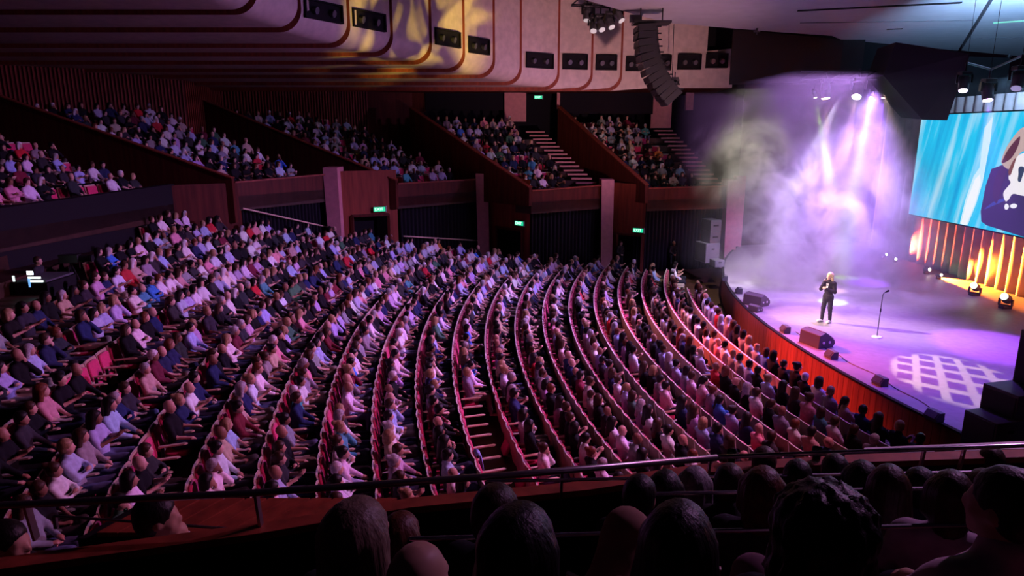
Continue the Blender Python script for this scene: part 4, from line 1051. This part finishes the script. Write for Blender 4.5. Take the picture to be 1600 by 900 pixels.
for i, (px, py) in enumerate(FB):
    p = atz(px, py, STAGE_Z); rz = math.atan2(AC.y - p.y, AC.x - p.x) + math.pi
    o = empty('footlight_box', p, rz); o.scale = (.75,) * 3
    q = MB(); q.prism([Vector((x, -.24, z)) for x, z in ((-.16, 0), (.13, 0), (.16, .12), (.02, .30), (-.16, .30))], (0, .48, 0)); q.build('cabinet', M['casing'], o, bevel=.01)
    q = MB(); q.prism([Vector((.165, -.2, .125)), Vector((.165, .2, .125)), Vector((.035, .2, .295)), Vector((.035, -.2, .295))], (.012, 0, .01)); q.build('grille', M['grille'], o)
    tag(o, '%s small black speaker box along the stage edge, counted from the far side' % ordinal(i + 1), 'speaker', 'small boxes along the stage edge')
for i in range(2, 5):
    a, b = [atz(*FB[j], STAGE_Z) for j in (i, i + 1)]; pts = []
    for k in range(13):
        t = k / 12; p = a.lerp(b, t); p.x += .32 + .06 * math.sin(t * 7 + i); p.z = STAGE_Z + .012; pts.append(p)
    q = MB(); q.tube(pts, .012, 6); tag(q.build('cable', M['casing']), 'stage cable running from the %s to the %s edge box' % (ordinal(i + 1), ordinal(i + 2)), 'cable', 'cables along the stage edge')
def cabinet(px, py, sx, sy, sz, rz, label, m='casing', grp=None, horn=True, z=STAGE_Z):
    o = empty('loudspeaker', atz(px, py, z), rz)
    q = MB(); q.box((0, 0, sz / 2), (sx, sy, sz)); q.build('cabinet', M[m], o, bevel=.02)
    q = MB(); q.box((-sx / 2 - .01, 0, sz / 2), (.02, sy * .9, sz * .9)); q.build('grille', M['grille'], o)
    q = MB(); q.box((0, -sy / 2 - .005, sz * .7), (.16, .02, .07)); q.build('handle', M['black'], o)
    tag(o, label, 'speaker', grp); return o
# far-side stack
o1 = cabinet(1104, 408, .8, 1.0, 1.0, .3, 'grey subwoofer at the bottom of the far speaker stack', 'greygrille')
p0 = Vector(o1.location)
for zz, s_, lab in ((1.0, .62, 'middle speaker of the far stack with a horn'), (1.62, .55, 'top speaker of the far stack')):
    o = empty('loudspeaker', p0 + Vector((.12, 0, zz)), .3)
    q = MB(); q.box((0, 0, s_ / 2), (.62, .85, s_)); q.build('cabinet', M['casing'], o, bevel=.02)
    for k in (-1, 1): q = MB(); q.lathe([(.16, 0), (.14, .02), (.06, -.03 + .04), (.05, .03)], 14, (.31, k * .2, s_ / 2), (1, 0, 0)); q.build('driver', M['white'] if k > 0 else M['grille'], o)
    q = MB(); q.box((.0, -.43, s_ * .5), (.3, .02, .08)); q.build('handle', M['black'], o)
    tag(o, lab, 'speaker')
o = cabinet(1120, 416, .5, .6, .35, .2, 'low grey monitor beside the far speaker stack', 'greygrille')
# near-side boxes at the stage corner
cabinet(1546, 700, .75, .75, .75, .25, 'black box with a pale top at the near stage corner')
cabinet(1572, 692, .8, .8, 1.25, .25, 'taller black box behind the one at the near stage corner')
cabinet(1606, 686, .55, .7, 2.4, .3, 'tall black speaker tower at the edge of the near stage corner')
q = MB(); c = atz(1600, 700, STAGE_Z); q.box((c.x + .3, c.y - .9, 1.6), (.5, .3, 3.3)); tag(q.build('trim_1', M['brush']), 'red timber post beside the near speaker tower', kind='structure')
for i, (px, py, ang) in enumerate([(1150, 493, .4), (1152, 500, 1.4)]): pass

# ---- stage haze
def haze():
    m = bpy.data.materials.new('stage_haze'); m.use_nodes = True; nt = m.node_tree; n = nt.nodes; l = nt.links; n.clear()
    out = n.new('ShaderNodeOutputMaterial'); vs_ = n.new('ShaderNodeVolumeScatter'); l.new(vs_.outputs[0], out.inputs['Volume'])
    vs_.inputs['Color'].default_value = (.95, .93, .97, 1); vs_.inputs['Anisotropy'].default_value = .15
    tc = n.new('ShaderNodeTexCoord'); no = n.new('ShaderNodeTexNoise'); no.inputs['Scale'].default_value = .55; no.inputs['Detail'].default_value = 6; no.inputs['Roughness'].default_value = .62; no.inputs['Distortion'].default_value = 1.1
    l.new(tc.outputs['Object'], no.inputs['Vector'])
    nr = n.new('ShaderNodeMapRange'); nr.interpolation_type = 'SMOOTHSTEP'; nr.inputs[1].default_value = .42; nr.inputs[2].default_value = .66; l.new(no.outputs['Fac'], nr.inputs[0])
    tot = None
    for (c, r, wgt) in HAZE_BLOBS:
        mp = n.new('ShaderNodeVectorMath'); mp.operation = 'SUBTRACT'; mp.inputs[1].default_value = c; l.new(tc.outputs['Object'], mp.inputs[0])
        dv = n.new('ShaderNodeVectorMath'); dv.operation = 'DIVIDE'; dv.inputs[1].default_value = r; l.new(mp.outputs[0], dv.inputs[0])
        ln = n.new('ShaderNodeVectorMath'); ln.operation = 'LENGTH'; l.new(dv.outputs[0], ln.inputs[0])
        mr = n.new('ShaderNodeMapRange'); mr.interpolation_type = 'SMOOTHSTEP'; mr.inputs[1].default_value = .15; mr.inputs[2].default_value = 1.0; mr.inputs[3].default_value = wgt; mr.inputs[4].default_value = 0; l.new(ln.outputs['Value'], mr.inputs[0])
        if tot is None: tot = mr.outputs[0]
        else:
            ad = n.new('ShaderNodeMath'); ad.operation = 'ADD'; l.new(tot, ad.inputs[0]); l.new(mr.outputs[0], ad.inputs[1]); tot = ad.outputs[0]
    mu = n.new('ShaderNodeMath'); mu.operation = 'MULTIPLY'; l.new(tot, mu.inputs[0]); l.new(nr.outputs[0], mu.inputs[1])
    ba = n.new('ShaderNodeMath'); ba.operation = 'ADD'; ba.inputs[1].default_value = .009; l.new(mu.outputs[0], ba.inputs[0])
    l.new(ba.outputs[0], vs_.inputs['Density'])
    return m
HAZE_BLOBS = [((13.6, 28.0, 3.2), (5.2, 5.5, 4.2), .60), ((13.5, 28.5, 6.5), (3.6, 4.0, 3.4), .35), ((10.8, 31.5, 6.2), (3.6, 4.2, 2.6), .42), ((16.0, 26.5, 4.5), (2.4, 3.0, 3.5), .22), ((11.5, 30, 2.4), (3.4, 4.5, 1.8), .25)]
q = MB(); q.box((13.4, 28.0, 5.3), (10.2, 15.0, 8.2)); o = q.build('stage_haze', haze())
spot('haze_wash', (12.8, 24.6, 9.0), (13.6, 29.5, 1.2), 18000, (.56, .32, 1.0), 85, 1, .1)  # added violet fill that tints the haze
spot('haze_wash', (10.0, 29.0, 11.9), (10.9, 31.2, 1.2), 8000, (.90, .84, .66), 46, 1, .1)  # added cream fill for the haze wisp, no lamp at its apex
tag(o, 'swirling theatrical haze lit violet and pink above the stage', 'haze', kind='stuff')

# ================================================================== NEAR BOX
RZ = 5.35
rail_pts = [atz(-160, 796, RZ), atz(0, 790, RZ), atz(400, 770, RZ), atz(800, 742, RZ), atz(1120, 715, RZ)]
rail2 = [atz(1122, 714, RZ), atz(1600, 696, RZ), atz(1760, 690, RZ)]
rl = empty('balcony_rail', (0, 0, 0))
q = MB(); q.tube(rail_pts, .024, 10); q.build('handrail', M['railblack'], rl, smooth=True)
q = MB(); q.tube(rail2, .017, 10); q.build('handrail', M['chrome'], rl, smooth=True)
led = [atz(x, y, 5.10) for x, y in [(-200, 915), (0, 889), (400, 834), (640, 793), (920, 765), (1100, 738), (1345, 722), (1600, 714), (1800, 708)]]
for x in (42, 400, 760, 880, 1105, 1310, 1440, 1500):
    # a post runs from the rail down to the ledge below it
    best = min((abs(proj(a.lerp(b, t / 30))[0] - x), a.lerp(b, t / 30)) for a, b in zip(rail_pts[:-1] + rail2[:-1], rail_pts[1:] + rail2[1:]) for t in range(31)) if False else None
    cand = [(abs(proj(a.lerp(b, t / 30))[0] - x), tuple(a.lerp(b, t / 30))) for a, b in list(zip(rail_pts[:-1], rail_pts[1:])) + list(zip(rail2[:-1], rail2[1:])) for t in range(31)]
    p = Vector(min(cand)[1]); q = MB(); q.bar(p + Vector((0, 0, -.005)), Vector((p.x, p.y + .03, 5.09)), .05 if x < 1000 else .025, .018, (1, 0, 0)); q.build('post', M['railblack'], rl)
tag(rl, 'dark steel balcony rail crossing the foreground', 'railing')
pw = empty('balcony_parapet', (0, 0, 0)); tag(pw, 'timber-topped parapet of the near balcony box', kind='structure')
fa = [p + Vector((0, .13, 0)) for p in led]
q = MB(); q.grid([led, fa]); q.grid([[p - Vector((0, 0, .05)) for p in led], led]); q.grid([fa, [p - Vector((0, 0, .9)) for p in fa]]); q.build('ledge', M['brush'], pw)
q = MB(); q.grid([[p - Vector((0, -.03, .04)) for p in led], [p - Vector((0, -.03, 1.6)) for p in led]]); q.build('inner_face', M['black'], pw)
# tiers of the near box
nbx = empty('floor_near_box', (0, 0, 0)); tag(nbx, 'dark stepped floor of the near balcony box', kind='structure')
for y0, y1, z in ((2.75, 4.6, 4.46), (1.85, 2.75, 4.95), (.9, 1.85, 5.42), (-1.5, .9, 5.95)):
    q = MB(); q.box((0, (y0 + y1) / 2, z - .3), (12, y1 - y0, .6)); q.build('tier', M['floorwood'], nbx)
# timber deck of the neighbouring box below the rail
td = empty('timber_platform', (0, 0, 0)); dz_ = 4.25
for k in range(11):
    a = atz(150 + k * 34, 832, dz_); b = atz(250 + k * 34, 778, dz_)
    w_ = (atz(150 + (k + 1) * 34, 832, dz_) - a)
    q = MB(); g = w_ * .03; q.prism([a + g, a + w_ - g, b + w_ - g, b + g], (0, 0, -.04)); q.build('plank', M['brush'], td)
a = atz(120, 834, dz_); b = atz(560, 834, dz_); c = atz(660, 776, dz_); d = atz(225, 776, dz_)
q = MB(); q.prism([v - Vector((0, 0, .045)) for v in (a, b, c, d)], (0, 0, -1.2)); q.build('platform_base', M['black'], td)
q = MB(); e0 = atz(85, 806, dz_ + .12); e1 = atz(370, 827, dz_ + .12); q.tube([e0, e1], .012, 6); q.bar(e1, e1 - Vector((0, 0, .12)), .03, .03, (1, 0, 0)); q.bar(e0, e0 - Vector((0, 0, .12)), .03, .03, (1, 0, 0)); q.build('low_rail', M['railblack'], td)
tag(td, 'planked timber platform just beyond the near ledge', 'platform')
# pale shelf beyond the parapet at the stage end
sh_ = empty('side_shelf', (0, 0, 0))
a, b = atz(1345, 716, 4.9), atz(1640, 706, 4.9)
q = MB(); q.prism([a, b, atz(1640, 694, 4.9), atz(1350, 706, 4.9)], (0, 0, .04)); q.build('shelf_top', mat('pale_laminate', (.62, .60, .66), .25), sh_)
q = MB(); q.prism([a + Vector((0, .05, -.02)), b + Vector((0, .05, -.02)), b + Vector((0, .05, -.6)), a + Vector((0, .05, -.6))], (0, .04, 0)); q.build('shelf_front', M['brushdark'], sh_)
tag(sh_, 'pale glossy shelf beyond the steel rail', 'shelf')
for i, (px, py) in enumerate([(1142, 724), (1275, 720)]):
    p = atz(px, py, 5.10); q = MB(); q.lathe([(.028, 0), (.030, .004), (.038, .11), (.036, .11), (.029, .01), (.001, .008)], 16, p)
    tag(q.build('tumbler', M['glassy'], None, smooth=True), ['clear plastic tumbler on the ledge beside the steel rail joint', 'clear plastic tumbler on the ledge between front-row heads', 'clear tumbler on the ledge before the man in profile'][i], 'cup', 'tumblers on the ledge')

# ---- people in the near box
FGP = {}
def fg_fig(key):
    if key not in FGP:
        arms, legs, rec, yaw, wide = key
        f = seated(arms, legs, rec, yaw, sleeve='long', fine=True, wide=wide); FGP[key] = (f, figure_meshes('near_%d' % len(FGP), f, .018))
    return FGP[key]
def fg(px, py, wpx, style, hcol, top, label, face=62, arms='lap', legs='down', yaw=0., skin=(.5, .29, .2), trous=(.02, .02, .03), size=1.0, wide=1.0, rec=.12, seat=True, scale=1.0):
    f, ms = fg_fig((arms, legs, rec, yaw, wide)); d = .205 * scale * FPX / wpx
    P = ray(px, py) * d + Vector((0, 0, CAMZ)); rz = math.radians(face); hc = f['hc']
    o = link('person', ms['body']); o.color = (*skin, 1)
    o.location = P - Matrix.Rotation(rz, 3, 'Z') @ (Vector(hc) * scale); o.rotation_euler = (0, 0, rz); o.scale = (scale,) * 3
    dress(o, 'shirt', ms['shirt'], top); dress(o, 'trousers', ms['trousers'], trous); dress(o, 'shoes', ms['shoes'], (.02, .02, .02))
    if style: dress(o, 'hair', hair_mesh('near_hair', style, hc, yaw, .013, size), hcol)
    tag(o, label, 'person', 'people in the near balcony box')
    if seat:
        s = copy_tree(proto); s.location = o.location; s.rotation_euler = (0, 0, rz); tag(s, 'dark theatre seat under the ' + ' '.join(label.split()[:9]), 'seat', 'seats in the near balcony box')
    return o
DK = (.010, .008, .008); BR = (.035, .018, .011); AU = (.09, .028, .014); FA = (.20, .14, .10); GY = (.22, .21, .22)
fg(563, 842, 104, 'long', FA, (.03, .03, .035), 'long fair-haired person with violet sheen seen from behind')
fg(629, 838, 62, 'long', AU, (.10, .03, .03), 'auburn-haired person just beyond the fair-haired one')
fg(655, 912, 112, None, None, (.05, .05, .06), 'bald person at the lower edge beside the fair hair')
fg(777, 806, 80, 'short', BR, (.02, .02, .025), 'short brown-haired person above the dark long-haired one')
kp = fg(815, 862, 122, 'long', DK, (.015, .015, .018), 'dark long-haired person with one bare knee raised over frayed shorts', legs='high', trous=(.34, .19, .14))
q = MB(); ring = [[Vector((.30, -.11, .80)) + Vector((.035 * j + .010 * math.sin(k * 2.7), .094 * math.cos(k * math.pi / 9), .094 * math.sin(k * math.pi / 9))) for k in range(19)] for j in range(3)]
q.grid(ring); o = q.build('frayed_hem', M['white'], kp, smooth=True); so = o.modifiers.new('thickness', 'SOLIDIFY'); so.thickness = .01
fg(1062, 852, 112, 'long', DK, (.10, .05, .06), 'dark long-haired person with one mauve trouser leg crossed high', wide=1.05, legs='crosshigh', trous=(.20, .11, .14))
fg(1286, 842, 118, 'curly', DK, (.012, .012, .014), 'person with a big mass of dark curly hair')
fg(1566, 792, 100, 'short', DK, (.55, .40, .46), 'broad person with bare neck in a pale pink shirt', face=100, yaw=.45, wide=1.2, arms='knees')
fg(1485, 776, 66, 'bob', BR, (.45, .36, .42), 'brown bobbed person in pale top beside the broad one')
fg(952, 772, 40, None, None, (.05, .05, .05), 'bald person at the ledge below the stalls rows', skin=(.55, .3, .25))
fg(1000, 778, 58, 'short', DK, (.015, .015, .018), 'dark-haired front-row person beside the bald one')
fg(1040, 768, 54, 'bob', DK, (.02, .02, .02), 'dark bobbed front-row person before the rail joint')
fg(1086, 760, 50, 'bob', GY, (.02, .02, .025), 'grey bobbed front-row person under the rail joint')
fg(1140, 757, 52, 'short', BR, (.03, .03, .03), 'brown-haired front-row person behind the tumbler')
fg(1192, 770, 66, 'bob', AU, (.04, .035, .045), 'auburn bobbed person in dark jacket behind the front row')
fg(1194, 724, 42, 'short', BR, (.02, .02, .02), 'brown-haired person whose head meets the steel rail')
fg(1246, 748, 48, 'short', DK, (.02, .02, .02), 'dark-haired front-row person next to the second tumbler')
fg(1304, 738, 46, 'short', DK, (.015, .015, .02), 'dark-haired person rising above the rail near the shelf')
fg(1346, 752, 52, 'bob', DK, (.02, .02, .02), 'dark bobbed person beside the one above the rail')
fg(1388, 762, 58, 'long', BR, (.05, .045, .07), 'long brown-haired person below the shelf front')
fg(1436, 764, 54, 'short', DK, (.04, .04, .07), 'dark-haired person between long brown hair and the bob')
fg(1476, 722, 38, 'short', DK, (.02, .02, .02), 'small dark head against the glowing shelf')
fg(1534, 764, 50, 'short', BR, (.02, .02, .02), 'brown-haired person half hidden by the broad one')
fg(1548, 722, 40, 'short', BR, (.02, .02, .02), 'distant brown head against the shelf end')
fg(248, 810, 59, 'short', DK, (.55, .52, .56), 'man in profile resting his chin on his hand beyond the ledge', face=15, arms='chin', yaw=.1, rec=.0, scale=1.22)
fg(16, 850, 58, 'short', DK, (.02, .02, .02), 'face in profile at the lower corner beside the rail post', face=10, yaw=-.25, scale=1.2)
for i, (a, b) in enumerate([((760, 752), (1760, 733)), ((640, 842), (1800, 812)), ((1000, 772), (1800, 756))]):
    d = (4.42, 3.15, 3.75)[i]; A = ray(*a) * d + Vector((0, 0, CAMZ)); B = ray(*b) * d + Vector((0, 0, CAMZ))
    q = MB(); q.tube([A, B], .011, 8); q.bar(A, A - Vector((0, 0, .5)), .02, .02, (1, 0, 0)); q.bar(B, B - Vector((0, 0, .5)), .02, .02, (1, 0, 0))
    tag(q.build('tier_rail', M['chrome']), ['thin steel rail beyond the front-row heads, nearest the ledge', 'lowest thin steel rail between the near rows', 'middle thin steel rail between the near rows'][i], 'railing', 'steel rails between the near rows')

# ================================================================== FLOOR STAFF AND SMALL THINGS
def stand(px, py, z, face, top, label, hair=BR, s=1.0):
    o = link('person', ms_st['body']); o.color = (.5, .3, .22, 1); o.location = atz(px, py, z); o.rotation_euler = (0, 0, math.radians(face)); o.scale = (s,) * 3
    dress(o, 'shirt', ms_st['shirt'], top); dress(o, 'trousers', ms_st['trousers'], (.015, .015, .018))
    if hair: dress(o, 'hair', hair_st, hair)
    tag(o, label, 'person', 'ushers and crew standing by'); return o
def usher():
    H = np.array([0, 0, .93]); NB = np.array([0, 0, 1.43]); hc = np.array([.035, 0, 1.605])
    torso = [('e', H, (.11, .155, .11)), ('e', H + [0.01, 0, .18], (.10, .135, .17)), ('e', H + [0, 0, .36], (.115, .16, .17)), ('c', NB + [0, -.135, -.05], NB + [0, .135, -.05], .058, .058)]
    arms, hands, legs, foot = [], [], [], []
    for s in (-1, 1):
        arms += [('c', NB + [0, s * .175, -.05], [.0, s * .23, 1.13], .05, .043), ('c', [.0, s * .23, 1.13], [.14, s * .07, .98], .042, .029)]; hands += hand((.14, s * .07, .98), (.4, -s * .8, -.2), (0, 0, 1), False, s)
        legs += [('c', [0, s * .085, .9], [.02, s * .1, .5], .088, .06), ('c', [.02, s * .1, .5], [0, s * .11, .09], .058, .042)]; foot += [('c', [-.03, s * .11, .045], [.17, s * .13, .04], .042, .036)]
    return dict(skin=torso + [('c', NB, NB + [.02, 0, .12], .05, .047)] + head_prims(hc, 0) + arms + hands + legs + foot, shirt=torso + arms, trousers=[torso[0]] + legs, shoes=foot, hc=hc)
uf = usher(); ms_st = figure_meshes('usher', uf, .024, (-.4, -.4, -.01), (.45, .4, 1.85), shoes=False); hair_st = hair_mesh('usher_hair', 'short', uf['hc'], 0, .018)
stand(968, 424, 0.0, -60, (.02, .02, .02), 'usher in black standing in the stage-side exit doorway')
stand(1050, 424, 0.0, -70, (.012, .012, .014), 'bald guard in black by the dark curtain next to the stage', None)
stand(438, 398, 2.0, -50, (.02, .02, .02), 'usher in black standing beside the first pier')
# scarf over an empty seat back
es = sorted([s for s in plan if s['k'] == 10 and s['empty']], key=lambda s: abs(s['py'] - 690))[0]
rows_ = []
for i in range(9):
    t = i / 8; x = -.43 + .20 * t; zt_ = .95 - 3.2 * (t - .5) ** 2 * .5
    rows_.append([Vector((x + .015 * math.sin(j * 1.9), -.14 + .05 * j + .02 * math.sin(i), zt_ + .012 * math.sin(j * 2.3 + i))) for j in range(7)])
q = MB(); q.grid(rows_); o = q.build('scarf', mat('blue_scarf', (.25, .34, .62), .9), None, smooth=True, loc=es['p']); o.rotation_euler = (0, 0, es['rot']); so = o.modifiers.new('thickness', 'SOLIDIFY'); so.thickness = .012
tag(o, 'blue scarf draped over an empty magenta seat back', 'scarf')
# black platform under the camera position
q = MB(); pts_ = [(rear_x(y) - .5, y) for y in (5, 14, 18, 22, 26)]
q.prism([Vector((x, y, 0)) for x, y in pts_] + [Vector((-16, 26, 0)), Vector((-16, 5, 0))], (0, 0, 3.0)); tag(q.build('floor_camera_platform', M['black']), 'black platform for the camera crew behind the last rows', kind='structure')
# camera position at the rear: operator, camera, lit desk
cz = row_z(22) + .3; cp_ = aty(72, 432, 18.6)
dsk = empty('control_desk', cp_ - Vector((0, 0, .9)))
q = MB(); q.box((0, 0, .42), (.9, 1.3, .84)); q.build('cabinet', M['black'], dsk)
q = MB(); q.prism([Vector((-.4, -.6, .86)), Vector((.4, -.6, .86)), Vector((.4, .6, .86)), Vector((-.4, .6, .86))], (0, 0, .05)); q.build('worktop', M['casing'], dsk)
for i, (x, y, z, sx, sz, col, st) in enumerate([(.12, -.30, 1.00, .34, .05, (.85, 1, .92), 2.0), (.16, -.30, .90, .36, .05, (.8, 1, 1), 2.0), (.14, -.30, .76, .34, .04, (.6, .9, .7), .9), (.05, -.34, 1.14, .16, .10, (.75, .85, 1), 5.0), (-.42, -.34, .98, .05, .16, (.8, 1, .95), 1.2), (-.02, -.32, .86, .05, .24, (.2, .5, 1), 1.0)]):
    q = MB(); q.box((x, y - .33, z), (sx, .03, sz)); q.build('lit_screen', emis('desk_light_%d' % i, col, st), dsk)
tag(dsk, 'control desk with small glowing screens at the rear of stalls', 'desk')
vc = empty('video_camera', cp_ + Vector((.15, .9, .35)), .1)
q = MB(); q.box((0, 0, 0), (.55, .22, .26)); q.build('camera_body', M['blackmetal'], vc, bevel=.02)
q = MB(); q.lathe([(.07, .27), (.085, .3), (.085, .55), (.10, .58), (.10, .64)], 14, (0, 0, 0), (1, 0, 0)); q.build('lens', M['black'], vc)
for a in (0, 2.1, 4.2): q = MB(); q.tube([(0, 0, -.12), (.45 * math.cos(a), .45 * math.sin(a), -1.45)], .02, 6); q.build('leg', M['blackmetal'], vc)
q = MB(); q.tube([(-.25, 0, -.1), (-.7, .1, -.3)], .014, 6); q.build('pan_handle', M['blackmetal'], vc)
tag(vc, 'video camera on a tripod behind the control desk', 'camera')
o = link('person', ms_st['body']); o.color = (.5, .3, .22, 1); o.location = cp_ + Vector((-.55, .5, -1.25)); o.rotation_euler = (0, 0, .1)
dress(o, 'shirt', ms_st['shirt'], (.03, .03, .035)); dress(o, 'trousers', ms_st['trousers'], (.015, .015, .018)); dress(o, 'hair', hair_st, BR)
tag(o, 'camera operator in black standing at the lit control desk', 'person', 'ushers and crew standing by')
